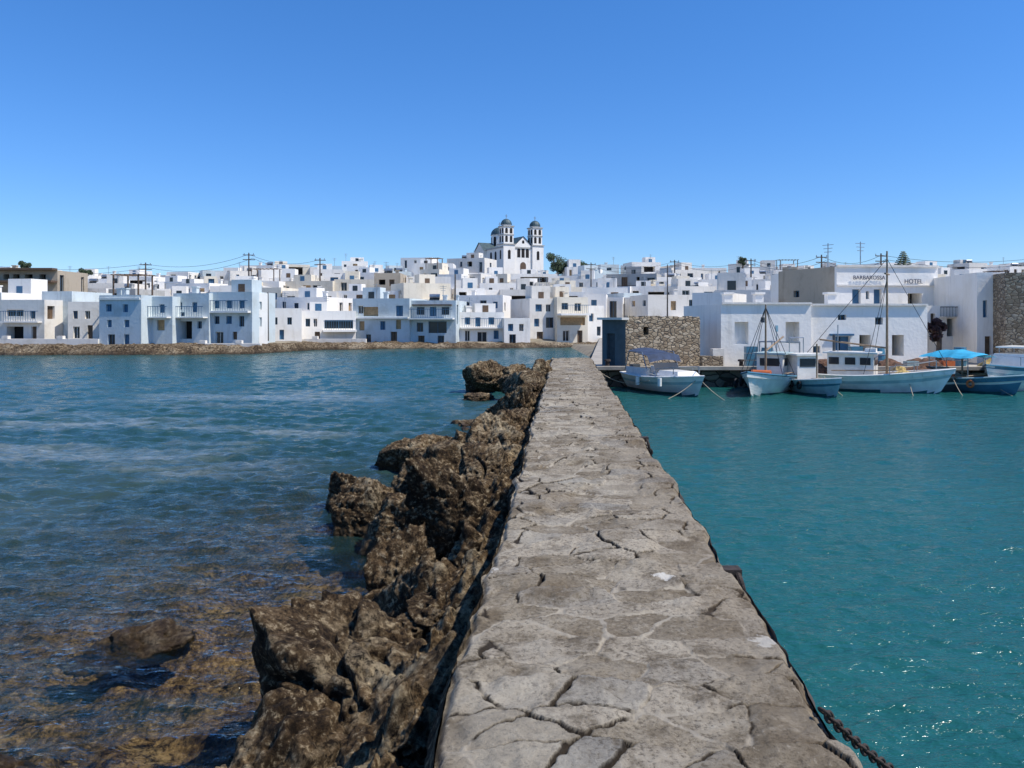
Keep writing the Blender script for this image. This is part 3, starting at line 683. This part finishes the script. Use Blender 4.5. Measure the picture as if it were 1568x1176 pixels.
for u0 in(0,W_-2.5):
    u1=u0+2.5
    cbox(mb,u0,u1,0,2.5,zb0,cz(374),'white'); cbox(mb,u0-.15,u1+.15,-.15,2.65,cz(374),cz(372.5),'grey')
    cbox(mb,u0+.2,u1-.2,.2,2.3,cz(372.5),cz(346),'white'); cbox(mb,u0+.05,u1-.05,.05,2.45,cz(346),cz(344.5),'grey')
    cbox(mb,u0+.1,u1-.1,.1,2.4,cz(359),cz(357.8),'grey')
    for du in(-.5,.5):
        arch(mb,u0+1.25+du,.2,cz(370),cz(360),.55,'f'); arch(mb,u0+.2,1.25+du,cz(370),cz(360),.55,'s')
        arch(mb,u0+1.25+du,.2,cz(356.5),cz(348),.55,'f'); arch(mb,u0+.2,1.25+du,cz(356.5),cz(348),.55,'s')
    arch(mb,u0+1.25,0,cz(396),cz(382),.6,'f'); arch(mb,u0,1.25,cz(396),cz(382),.6,'s')
    c_=cp(u0+1.25,1.25,0); mb.cyl((c_[0],c_[1],cz(344.5)),(c_[0],c_[1],cz(342.5)),.95,'white',n=12)
    mb.dome((c_[0],c_[1],cz(342.5)),1.1,1.15,'dome'); z_=cz(342.5)+1.1
    mb.box((c_[0],c_[1],z_+.45),(.09,.09,.9),'metal',a); mb.box((c_[0],c_[1],z_+.6),(.5,.09,.09),'metal',a)
mb.build('bell_towers',ch)
mb=MB(); c_=cp(um-.3,9.7,0)
mb.cyl((c_[0],c_[1],zw-.5),(c_[0],c_[1],cz(352)),1.75,'white',n=16); mb.cyl((c_[0],c_[1],cz(352)),(c_[0],c_[1],cz(351)),1.9,'grey',n=16)
for i in range(8):
    t=i*math.pi/4+.2; o=Vector((math.cos(t),math.sin(t),0)); s_=Vector((-o.y,o.x,0)); P=Vector((c_[0],c_[1],0))+o*1.77
    pts=[(-.3,cz(370)),(.3,cz(370))]+[(.3*math.cos(q*math.pi/6),cz(357)+.3*math.sin(q*math.pi/6)) for q in range(7)]
    mb.poly([tuple(P+s_*x+Vector((0,0,z))) for x,z in pts],'dark')
mb.dome((c_[0],c_[1],cz(351)),1.85,1.6,'dome',20,8); z_=cz(351)+1.55
mb.box((c_[0],c_[1],z_+.5),(.1,.1,1.1),'metal',a); mb.box((c_[0],c_[1],z_+.7),(.6,.1,.1),'metal',a)
mb.build('dome',ch)
# ---------------- vegetation
def foliage(name,blobs,n,ls,k='leaf',trunk=None,seed=1):
    r=random.Random(seed); mb=MB()
    for (c,s) in blobs:
        for i in range(int(n)):
            v=Vector((r.gauss(0,1),r.gauss(0,1),r.gauss(0,1))); v.normalize(); v*=r.random()**.45
            p=Vector(c)+Vector((v.x*s[0],v.y*s[1],v.z*s[2])); a1=Vector((r.gauss(0,1),r.gauss(0,1),r.gauss(0,1))).normalized()*ls*r.uniform(.5,1.3); b1=a1.orthogonal().normalized()*ls*r.uniform(.3,.7)
            mb.poly([p-a1,p+b1,p+a1,p-b1],k)
    if trunk:
        for t0,t1,r0,r1 in trunk: mb.cyl(t0,t1,r0,'pole',r1,n=7)
    return mb.build(name)
def tree(name,px,ybase,ytop,wpx,d,seed,k='leaf',n=260):
    r=random.Random(seed); x=X(px,d); zb=Z(ybase,d); zt=Z(ytop,d); h=zt-zb; wd=wpx/F*d
    bl_=[];tr=[((x,d,zb-2),(x+.1,d,zb+h*.5),.18,.1)]
    for i in range(9):
        c=(x+r.uniform(-.38,.38)*wd,d+r.uniform(-.35,.35)*wd,zb+h*r.uniform(.2,.85)); s=wd*r.uniform(.13,.26)
        bl_.append((c,(s,s,min(s,h*.25)))); tr.append(((x+.05,d,zb+h*.15),c,.08,.03))
    return foliage(name,bl_,n,max(.1,wd*.035),k,tr,seed)
tree('tree',854,418,386,34,143,1); tree('tree',880,420,396,44,141,2); tree('tree',866,420,400,34,140,8); tree('tree',38,416,400,18,120,3); tree('tree',131,427,411,18,118,4); tree('tree',1137,406,394,14,138,5)
tree('tree',110,438,422,26,100,6)
tree('shrub',1436,525,486,34,38,11,'leafd',420)
mb=MB(); d=125.; x=X(1383,d); zb=Z(408,d); zt=Z(384,d)
mb.cyl((x,d,zb-2),(x,d,zt),.14,'pole',.03)
for i in range(8):
    z=zb+(zt-zb)*(i+.5)/8.3; rr=1.25*(1-i/9)
    for j in range(7):
        t=j*.9+i; 
        for q in range(9):
            f=(q+1)/9*rr; mb.poly([(x+math.cos(t)*f-.12,d+math.sin(t)*f,z+f*.18),(x+math.cos(t)*f,d+math.sin(t)*f-.1,z+f*.18-.12),(x+math.cos(t)*f+.12,d+math.sin(t)*f,z+f*.18),(x+math.cos(t)*f,d+math.sin(t)*f+.1,z+f*.18+.12)],'leaf')
mb.build('norfolk_pine')
# ---------------- poles and wires
def pole(px,yt,yb,d,r=.1,arm=True):
    mb=MB(); x=X(px,d); mb.cyl((x,d,Z(yb,d)),(x,d,Z(yt,d)),r*1.2,'pole',r*.8)
    if arm:
        for e in(.3,.9): mb.box((x,d,Z(yt,d)-e),(1.5,.1,.1),'pole',.3)
        for e in(-.6,0,.6): mb.cyl((x+e,d,Z(yt,d)-.3),(x+e,d,Z(yt,d)-.05),.05,'metal')
    mb.build('utility_pole'); return (x,d,Z(yt,d)-.2)
P1=pole(381,387,440,100);P0=pole(223,402,450,100);P2=pole(410,448,522,66,.09,False);P3=pole(490,395,440,105);P4=pole(697,420,530,76,.08,False);P5=pole(1258,390,430,90,.1);P6=pole(1349,388,430,88,.1);P7=pole(1150,396,430,110);P8=pole(1033,398,430,115)
Pm=pole(-60,398,450,100); P9=pole(1640,385,430,85); Pa=pole(905,402,440,110,.08)
mb=MB()
def wire(a,b_,sag,r=.025,k='cable'):
    pts=[]
    for i in range(13):
        t=i/12; pts.append((a[0]+(b_[0]-a[0])*t,a[1]+(b_[1]-a[1])*t,a[2]+(b_[2]-a[2])*t-sag*4*t*(1-t)))
    mb.tube(pts,r,k,4)
for a_,b__ in((P1,P0),(P1,P3),(P0,Pm),(P5,P6),(P6,P9),(P7,P5),(P8,P7),(Pa,P8)): 
    wire(a_,b__,.9)
    wire((a_[0]+.5,a_[1],a_[2]-.5),(b__[0]+.5,b__[1],b__[2]-.5),1.0)
mb.build('power_lines')
# ---------------- harbour buildings
mb=MB(); A_=(X(958,32.6),32.6);B_=(X(1072,33.8),33.8); D_=(X(922,34.4),34.4); C_=(B_[0]+D_[0]-A_[0],B_[1]+D_[1]-A_[1]); zt=Z(488,32.9)
mb.facade(A_,B_,.3,zt,[(.85,1.1,2.15,2.5,'dark')],'masonry')
mb.facade(D_,A_,.3,zt-.05,[(.4,1.1,.8,2.2,'hutdoor')],'hutshade',dep=.1)
mb.facade(B_,C_,.3,zt,[],'masonry'); mb.facade(C_,D_,.3,zt,[],'masonry')
mb.poly([(p[0],p[1],zt-.1) for p in(A_,B_,C_,D_)],'roof')
an=math.atan2(B_[1]-A_[1],B_[0]-A_[0])
r=random.Random(6); e=Vector((B_[0]-A_[0],B_[1]-A_[1],0)); Le=e.length; e.normalize(); u=0.1
while u<Le-.2:
    w_=r.uniform(.18,.4); p=Vector((A_[0],A_[1],0))+e*(u+w_/2)+Vector((-e.y,e.x,0))*.17; hh=r.uniform(.05,.14)
    mb.box((p.x,p.y,zt+hh/2+.002),(w_-.02,.33,hh),'masonry',an,.88); u+=w_
an2=math.atan2(A_[1]-D_[1],A_[0]-D_[0]); mb.box(((A_[0]+D_[0])/2-.05,(A_[1]+D_[1])/2-.03,zt+.0),(2.1,.35,.1),'white2',an2)
mb.cyl((X(1022,34),34.,zt),(X(1022,34),34.,Z(405,34)),.035,'pole',.02)
mb.build('stone_hut')
H('harbour_building',1104,1242,466,562,33.8,34.0,6,'white',[(1125,1146,493,527,dk),(1203,1224,493,526,dk),(1165,1172,486,494,g)],sideops=False,rng=random.Random(5),dens=0,extra=[(1105,1242,463,466,.1,'white2')])
H('harbour_building',1071,1103,467,562,36.3,34.02,5,'white',[],sideops=False,rng=random.Random(50),dens=0)
H('harbour_building',1242,1420,468,561,34.2,34.4,7,'white',[(1275,1302,515,558,bl),(1316,1333,513,545,dk),(1366,1384,513,545,dk),(1283,1296,482,490,g),(1245,1256,530,540,g),(1340,1352,486,497,g)],sideops=False,rng=random.Random(9),dens=0,extra=[(1270,1306,511,514,.12,'blue'),(1243,1419,465,468,.12,'white2')])
tv=H('taverna_building',1281,1436,409,470,41,41.6,8,'white',[(1305,1318,443,466,bl),(1338,1350,443,466,bl),(1390,1412,449,468,dk),(1326,1331,446,458,g)],sideops=False,rng=random.Random(2),dens=0,extra=[(1281,1436,436,438,.1,'white2'),(1281,1436,406,409,.08,'white2')])
H('tan_building',1192,1280,412,470,46,41.1,5,'tan',[(1215,1224,445,455,g)],sideops=False,rng=random.Random(1),dens=0)
H('white_house',1060,1110,448,500,46,45,5,'white',[(1064,1068,470,480,g)],sideops=False,rng=random.Random(8),dens=0)
H('white_house',1095,1195,444,500,55,54,5,'white2',[(1110,1118,452,462,g),(1130,1138,452,462,bl),(1160,1168,452,462,g)],rng=random.Random(12))
H('white_house',1418,1500,468,540,39,39,5,'white',[(1425,1432,480,500,br),(1450,1470,488,515,dk),(1478,1486,490,512,bl)],rng=random.Random(13),dens=0,extra=[(1438,1498,484,486,.45,'white2')],sideops=False)
H('white_house',1496,1539,417,545,36.2,36,6,'white',[(1505,1512,460,486,bl),(1522,1528,455,468,g),(1508,1518,515,545,br)],rng=random.Random(14),dens=0,sideops=False)
H('stone_house',1540,1640,417,545,34.6,34,6,'masonry',[(1580,1590,440,460,br),(1575,1595,500,545,dk)],rng=random.Random(15),dens=0,sideops=False)
H('white_house',1640,1760,430,560,35,34,6,'white',[],auto=.7,zb=.75,rng=random.Random(16))
H('white_house',1436,1500,425,480,46,46,5,'white',[(1444,1450,440,452,g),(1470,1480,445,468,dk)],rng=random.Random(17),sideops=False)
mb=MB(); d=38.4
for i in range(25):
    x=X(1440+i*2.3,d); mb.cyl((x,d,Z(485,d)),(x,d,Z(470,d)),.012,'rust',n=4)
mb.cyl((X(1440,d),d,Z(470,d)),(X(1496,d),d,Z(470,d)),.02,'rust'); mb.build('balcony_railing')
def text(s,px,py,d,size,rot=0,parent=None,k='navy'):
    cu=bpy.data.curves.new('lettering','FONT'); cu.body=s; cu.size=size; cu.extrude=.01; cu.align_x='CENTER'
    cu.materials.append(M[k]); o=bpy.data.objects.new('lettering',cu); sc.collection.objects.link(o); o.location=(X(px,d),d,Z(py,d)); o.rotation_euler=(math.radians(90),0,rot)
    if parent: o.parent=parent
rt_=math.atan2(.6,5.4)
text('BARBAROSSA',1331,428,41.10,.30,rt_,tv); text('HOTEL',1399,434,41.38,.34,rt_,tv)
# ---------------- boats
def hull(mb,L,B,H,dr=.25,k='hull_w',rail='hull_w',bot='teal',deck='deck',stern=.72,sheer=.4,n=22,well=.18,stripe=None):
    secs=[]
    for i in range(n+1):
        t=i/n; x=-L/2+L*t
        bb=B/2*(stern+(1-stern)*math.sin(min(1,t/.45)*math.pi/2)) if t<.45 else B/2*max(0.,1-((t-.45)/.55)**2.3)
        zs=H*(1+sheer*(max(0,t-.35)/.65)**2+.10*((.35-t)/.35)**2*(t<.35)); zk=-dr+(dr*1.0)*max(0,(t-.8)/.2)**2
        x_=x; row=[]
        for j in range(10):
            q=j/9; yy=bb*(q**.5 if t<.6 else q**(.5+.6*(t-.6)/.4)); z=zk+(zs-zk)*q; row.append((x_+ (.10*L*q*max(0,(t-.7)/.3)**1.5),yy,z))
        secs.append(row)
    for sgn in(1,-1):
        for i in range(n):
            for j in range(9):
                a_,b_,c_,d_=secs[i][j],secs[i+1][j],secs[i+1][j+1],secs[i][j+1]
                z=(a_[2]+c_[2])/2
                kk=bot if z<.05 else (rail if j>=8 else (stripe if (stripe and j==6) else k))
                P=[(p[0],p[1]*sgn,p[2]) for p in (a_,b_,c_,d_)]
                mb.poly(P if sgn<0 else P[::-1],kk)
    tr=[(p[0],p[1],p[2]) for p in secs[0]]; mb.poly(tr[::-1]+[(p[0],-p[1],p[2]) for p in secs[0]],k)
    for sgn in(1,-1):
        for i in range(n):
            p,q=secs[i][9],secs[i+1][9]
            mb.cyl((p[0],p[1]*sgn,p[2]),(q[0],q[1]*sgn,q[2]),.035,rail,n=6,cap=False)
            s1=.9; a_=(p[0],p[1]*sgn,p[2]);b_=(q[0],q[1]*sgn,q[2]);c_=(q[0]-.02,q[1]*sgn*s1,q[2]-well);d_=(p[0],p[1]*sgn*s1,p[2]-well)
            mb.poly([a_,b_,c_,d_],k)
            mb.poly([d_,c_,(c_[0],0,c_[2]+.03),(d_[0],0,d_[2]+.03)],deck)
    p=secs[0][9]; mb.cyl((p[0],p[1],p[2]),(p[0],-p[1],p[2]),.035,rail,n=6)
    return secs
def place(px,d,hd): 
    return Matrix.Translation((X(px,d),d,0))@Matrix.Rotation(math.atan2(hd[1],hd[0]),4,'Z')
def rail(mb,pts,h,r=.015,k='metal'):
    mb.tube([(p[0],p[1],p[2]+h) for p in pts],r,k)
    for p in pts: mb.cyl(p,(p[0],p[1],p[2]+h),r,k,n=5)
def heap(mb,x,y,z,sx,sy,h,k,seed):
    r=random.Random(seed); n=8
    P=[[(x+(i/n-.5)*sx,y+(j/n-.5)*sy,z+h*max(0,math.sin(math.pi*i/n)*math.sin(math.pi*j/n))**.6+r.uniform(-.04,.04)*(0<i<n)*(0<j<n)) for j in range(n+1)] for i in range(n+1)]
    for i in range(n):
        for j in range(n): mb.poly([P[i][j],P[i+1][j],P[i+1][j+1],P[i][j+1]],k)
def oar(mb,x0,y,z,l): mb.cyl((x0,y,z),(x0+l,y+.15,z+.06),.022,'deck',n=6); mb.box((x0+l+.15,y+.17,z+.07),(.4,.12,.02),'deck')
mb=MB(); mb.xf=place(1019,29.9,(.42,-.9)); hull(mb,3.9,1.9,.62,.2,deck='hull_w',stern=.85,sheer=.25,well=.06,stripe='hull_l')
mb.box((.75,0,.78),(1.5,1.1,.2),'hull_w',0,.75); mb.box((-.75,0,.55),(1.3,1.2,.05),'hull_l')
for s_ in(-1,1): 
    mb.box((-1.0,s_*.6,.75),(1.5,.12,.35),'hull_w')
mb.poly([(.2,-.6,.8),(.2,.6,.8),(-.05,.55,1.15),(-.05,-.55,1.15)],'glass')
for s_ in(-.75,.75):
    mb.tube([(-.1,s_,.75),(-.5,s_,1.55),(-1.4,s_,1.55),(-1.7,s_,.75)],.02,'metal')
for i in range(8):
    t0=-.75+i*.1875;t1=t0+.1875; z0_=1.56+.12*math.cos(t0*1.9);z1_=1.56+.12*math.cos(t1*1.9)
    mb.poly([(-1.45,t0,z0_),(-.15,t0,z0_-.16),(-.15,t1,z1_-.16),(-1.45,t1,z1_)],'navy'); mb.poly([(-.15,t0,z0_-.16),(.0,t0,z0_-.42),(.0,t1,z1_-.42),(-.15,t1,z1_-.16)],'navy')
mb.box((-2.1,0,.7),(.28,.35,.55),'hull_d'); rail(mb,[(.6,-.85,.72),(1.3,-.6,.8),(2.0,0,.86),(1.3,.6,.8),(.6,.85,.72)],.25)
mb.cyl((1.0,-1.0,.35),(1.0,-1.0,.65),.08,'hull_w',n=10); mb.cyl((-.4,-1.02,.3),(-.4,-1.02,.6),.08,'hull_w',n=10)
mb.build('motor_boat')
mb=MB(); mb.xf=place(1180,30.3,(-.55,-.83)); hull(mb,5.2,2.0,.62,.3,sheer=.5,rail='hull_b',stern=.45)
mb.box((-.5,0,.95),(1.3,1.0,1.0),'hull_w'); mb.box((-.5,0,1.48),(1.6,1.25,.07),'hull_l'); mb.box((.155,0,1.15),(.02,.75,.3),'glass')
for s_ in(-.51,.51): mb.box((-.5,s_,1.15),(.8,.02,.3),'glass')
mb.cyl((.7,0,.5),(.7,0,3.4),.05,'deck',.03); mb.cyl((.7,0,1.6),(-1.9,0,2.1),.035,'deck')
for p in((2.5,0,.9),(-2.4,0,.7),(.1,.95,.65),(.1,-.95,.65),(1.3,.8,.7),(1.3,-.8,.7)): mb.cyl((.7,0,3.3),p,.012,'cable',n=4)
for s_ in(-.8,.8):
    mb.tube([(-1.3,s_,.6),(-1.3,s_,1.9),(-2.3,s_*.7,1.9),(-2.3,s_*.7,.6)],.025,'metal')
mb.cyl((-1.3,-.8,1.9),(-1.3,.8,1.9),.025,'metal')
mb.cyl((1.3,-.35,.75),(1.3,.35,.75),.16,'orange',n=12); heap(mb,-1.7,0,.5,1.1,1.1,.4,'yellow',1); oar(mb,-.6,.78,.75,1.8)
heap(mb,.35,-.3,.5,.6,.5,.25,'net',3); mb.cyl((-.9,0,1.5),(-.9,0,2.5),.02,'metal'); mb.box((-.9,0,2.45),(.35,.02,.25),'hull_b')
for i in range(4): mb.torus((-1+i*.7,-.98-(.05 if i else 0),.35),.14,.05,'rubber',(0,1,0))
mb.build('fishing_boat')
mb=MB(); mb.xf=place(1240,29.6,(.15,-.99)); hull(mb,3.6,1.45,.5,.2,k='hull_l',rail='hull_w',sheer=.45,stern=.6,stripe='hull_b')
mb.box((-.6,0,.95),(.9,.85,.95),'hull_w'); mb.box((-.6,0,1.46),(1.15,1.05,.07),'hull_w'); mb.box((-.145,0,1.15),(.02,.65,.32),'glass')
mb.torus((-.2,.2,1.0),.2,.05,'rubber',(1,0,0)); mb.cyl((.5,0,.45),(.5,0,1.9),.03,'deck'); heap(mb,-1.4,0,.4,.6,.8,.45,'net',4); heap(mb,.55,0,.4,.8,.7,.22,'rope',7)
for i in range(3): mb.torus((-.7+i*.6,-.72,.35),.12,.045,'rubber',(0,1,0))
mb.tube([(-1.0,.3,1.5),(-1.0,.3,2.1),(-1.0,-.3,2.1),(-1.0,-.3,1.5)],.02,'metal')
mb.build('fishing_boat')
mb=MB(); mb.xf=place(1320,30.7,(.84,-.54)); hull(mb,5.4,2.1,.62,.35,sheer=.55,stern=.5,rail='hull_w',stripe='hull_l')
mb.box((-.35,0,1.0),(1.7,1.15,.95),'hull_w'); mb.box((-.35,0,1.5),(2.0,1.4,.06),'hull_w'); mb.box((.515,0,1.18),(.02,.85,.3),'glass')
for s_ in(-.586,.586):
    for e in(-.9,-.3,.25): mb.box((e-.05,s_,1.18),(.38,.02,.28),'glass')
mb.cyl((.9,0,.5),(.9,0,5.5),.055,'deck',.03,n=8); mb.cyl((.9,0,1.7),(-1.6,0,2.0),.035,'deck')
mb.box((.9,0,4.6),(.08,1.1,.05),'deck',0)
for p in((3.0,0,1.0),(-2.6,0,.8),(.2,1.0,.7),(.2,-1.0,.7)): mb.cyl((.9,0,5.2 if p[1]==0 else 4.4),p,.012,'cable',n=4)
rail(mb,[(1.1,-.9,.72),(1.9,-.6,.82),(2.6,-.1,.95),(2.6,.1,.95),(1.9,.6,.82),(1.1,.9,.72)],.3)
heap(mb,-1.8,0,.55,1.2,1.3,.5,'net',5); heap(mb,1.5,-.1,.55,.9,.8,.28,'yellow',6); mb.cyl((-1.1,.3,1.5),(-1.1,.3,2.2),.06,'hull_d'); oar(mb,-1.,-.85,.8,2.)
mb.cyl((-.9,0,1.53),(-.9,0,2.6),.02,'metal'); mb.box((.3,.2,1.6),(.4,.4,.14),'hull_w')
mb.build('fishing_boat')
mb=MB(); mb.xf=place(1425,30.9,(.9,-.42)); hull(mb,3.8,1.6,.5,.25,k='hull_d',rail='deck',sheer=.45,stern=.6,stripe='hull_w')
heap(mb,-.3,0,.4,1.9,1.2,.55,'net',8); heap(mb,-1.1,.1,.5,.7,.8,.45,'yellow',9); mb.cyl((.7,-.2,.6),(.7,.3,.6),.14,'orange',n=12); mb.cyl((1.1,0,.4),(1.1,0,1.5),.035,'deck'); oar(mb,-.8,-.55,.7,1.7)
mb.build('rowing_boat')
mb=MB(); mb.xf=place(1484,30.3,(.45,-.89)); hull(mb,3.5,1.5,.52,.2,k='hull_b',rail='hull_l',sheer=.45,stern=.6,stripe='hull_w')
for sx in(-1.3,.3):
    for sy in(-.55,.55): mb.cyl((sx,sy,.45),(sx,sy,1.32),.02,'metal',n=5)
n=10
for i in range(n):
    for j in range(n):
        def q(a_,b_): u=-1+2*a_/n;v=-1+2*b_/n; return (-.5+u*1.1,v*.8,1.32+.3*(1-u*u*.6)*(1-v*v)+.02*math.sin(u*9))
        mb.poly([q(i,j),q(i+1,j),q(i+1,j+1),q(i,j+1)],'turq')
mb.torus((.5,-.72,.35),.12,.045,'orange',(0,1,0)); mb.box((.9,0,.5),(.5,.6,.2),'hull_w'); heap(mb,-.8,0,.4,1.,1.,.4,'rope',12)
mb.build('fishing_boat')
mb=MB(); mb.xf=place(1560,31.2,(-.75,-.6)); hull(mb,5.6,2.1,.85,.25,sheer=.3,stern=.85,deck='hull_w',rail='hull_b',well=.08,stripe='hull_l')
mb.box((.1,0,1.15),(2.2,1.4,.6),'hull_w',0,.8); mb.box((.0,0,1.3),(1.6,1.32,.18),'glass',0,.95); mb.box((-.2,0,1.7),(1.8,1.2,.06),'hull_w')
for sx in(-1,.6):
    for sy in(-.5,.5): mb.cyl((sx,sy,1.3),(sx,sy,1.7),.02,'metal')
rail(mb,[(.9,-.95,1.0),(1.8,-.65,1.05),(2.8,0,1.15),(1.8,.65,1.05),(.9,.95,1.0)],.32); mb.box((-2.9,0,.9),(.35,.45,.75),'hull_d')
mb.build('motor_boat')
mb=MB(); mb.xf=place(1640,31,(.3,-.9)); hull(mb,4.8,1.8,.7,.25,rail='hull_b'); mb.box((-.5,0,1.05),(1.2,1.,.8),'hull_w'); mb.box((.105,0,1.2),(.02,.8,.3),'glass'); mb.build('fishing_boat')
mb=MB()
def mline(a_,b_,sag,r=.015): wire(a_,b_,sag,r,'rope')
b0=place(1019,29.9,(.42,-.9))@Vector((2.0,0,.7))
mline(tuple(b0),(b0.x-1.6,b0.y-.8,-.1),.12);mline(tuple(b0),(b0.x+.8,b0.y-1.4,-.1),.1)
mline((3.4,32.4,.85),(b0.x-1.7,b0.y+.6,.55),.35)
for px in(1160,1265,1395,1463,1512): 
    x=X(px,29.6); mline((x,29.8,.6),(x+random.uniform(-.6,.6),28.2,-.1),.08)
mb.build('mooring_lines')
def clutter(px,d,kind):
    mb=MB(); x=X(px,d); z=qz+.004 if d>32.3 else qz+.13
    if kind=='crate':
        for i in range(random.randint(1,3)):
            zz=z+.01+i*.3; k=random.choice(['hull_b','yellow','hull_l','hull_w','orange'])
            mb.box((x,d,zz+.02),(.5,.35,.03),k)
            for sx,sy,lx,ly in((0,-.17,.5,.025),(0,.17,.5,.025),(-.24,0,.025,.31),(.24,0,.025,.31)): mb.box((x+sx,d+sy,zz+.16),(lx,ly,.24),k)
        mb.build('fish_crate')
    elif kind=='bollard':
        mb.cyl((x,d,z-.1),(x,d,z+.3),.1,'rust',.08,n=12); mb.cyl((x,d,z+.3),(x,d,z+.38),.15,'rust',.13,n=12); mb.build('mooring_bollard')
    elif kind=='net':
        heap(mb,x,d,z,1.2,.7,.4,'yellow' if int(px)%5==0 else 'net',int(px)); mb.build('fishing_net')
    elif kind=='barrel':
        for a_,b_,r0,r1 in((0,.3,.24,.28),(.3,.55,.28,.28),(.55,.85,.28,.24)): mb.cyl((x,d,z+a_),(x,d,z+b_),r0,'hull_b',r1,n=14)
        for q in(.3,.55): mb.torus((x,d,z+q),.28,.02,'metal')
        mb.build('barrel')
for px,d,k in((1135,32.4,'bollard'),(1150,33.2,'crate'),(1175,33,'barrel'),(1196,32.8,'net'),(1232,33,'crate'),(1262,32.6,'net'),(1310,33.2,'crate'),(1345,33.,'barrel'),(1362,32.6,'net'),(1395,32.7,'crate'),(1403,33.2,'net'),(1421,32.9,'net'),(1450,32.9,'crate'),(1470,33.4,'barrel'),(1520,32.8,'net'),(930,32.5,'bollard')): clutter(px,d,k)
mb=MB(); mb.box((X(1089,33),33.,1.0),(.9,.4,.5),'masonry',.1); mb.box((X(1100,33),33.2,1.15),(.5,.35,.8),'white2',.1); mb.build('low_stone_wall')
# ---------------- pier fittings
for y in(11.0,5.25):
    mb=MB(); x=pr(y)+.05; mb.torus((x,y,1.09),.085,.022,'rust',(1,0,.25),n=22); mb.box((x-.05,y,1.17),(.12,.10,.05),'rust')
    for k_ in range(2): mb.torus((x+.02,y+.05+k_*.05,.97-k_*.08),.055,.016,'rust',(.3,1-k_,.2),n=14)
    mb.build('mooring_ring')
mb=MB(); a_=Vector((pr(3.28)-.03,3.28,1.22)); e_=Vector((2.55,4.15,.28)); n=44
for i in range(n):
    t=i/(n-1); p=a_.lerp(e_,t); p.z-= .10*4*t*(1-t); t2=t+.01; p2=a_.lerp(e_,t2); p2.z-=.10*4*t2*(1-t2); dr=(p2-p).normalized()
    u=dr.cross(Vector((0,0,1))).normalized(); v=dr.cross(u)
    ax_=u if i%2 else v
    mb.torus(p,.020,.0075,'rust',ax_,dr,n=12,m=6,sx=1.5)
e2_=Vector((3.6,5.0,-.6)); n=36
for i in range(n):
    p=e_.lerp(e2_,i/(n-1)); dr=(e2_-e_).normalized(); u=dr.cross(Vector((0,0,1))).normalized(); v=dr.cross(u)
    mb.torus(p,.020,.0075,'rust',u if i%2 else v,dr,n=10,m=6,sx=1.5)
mb.build('mooring_chain',smooth=True)
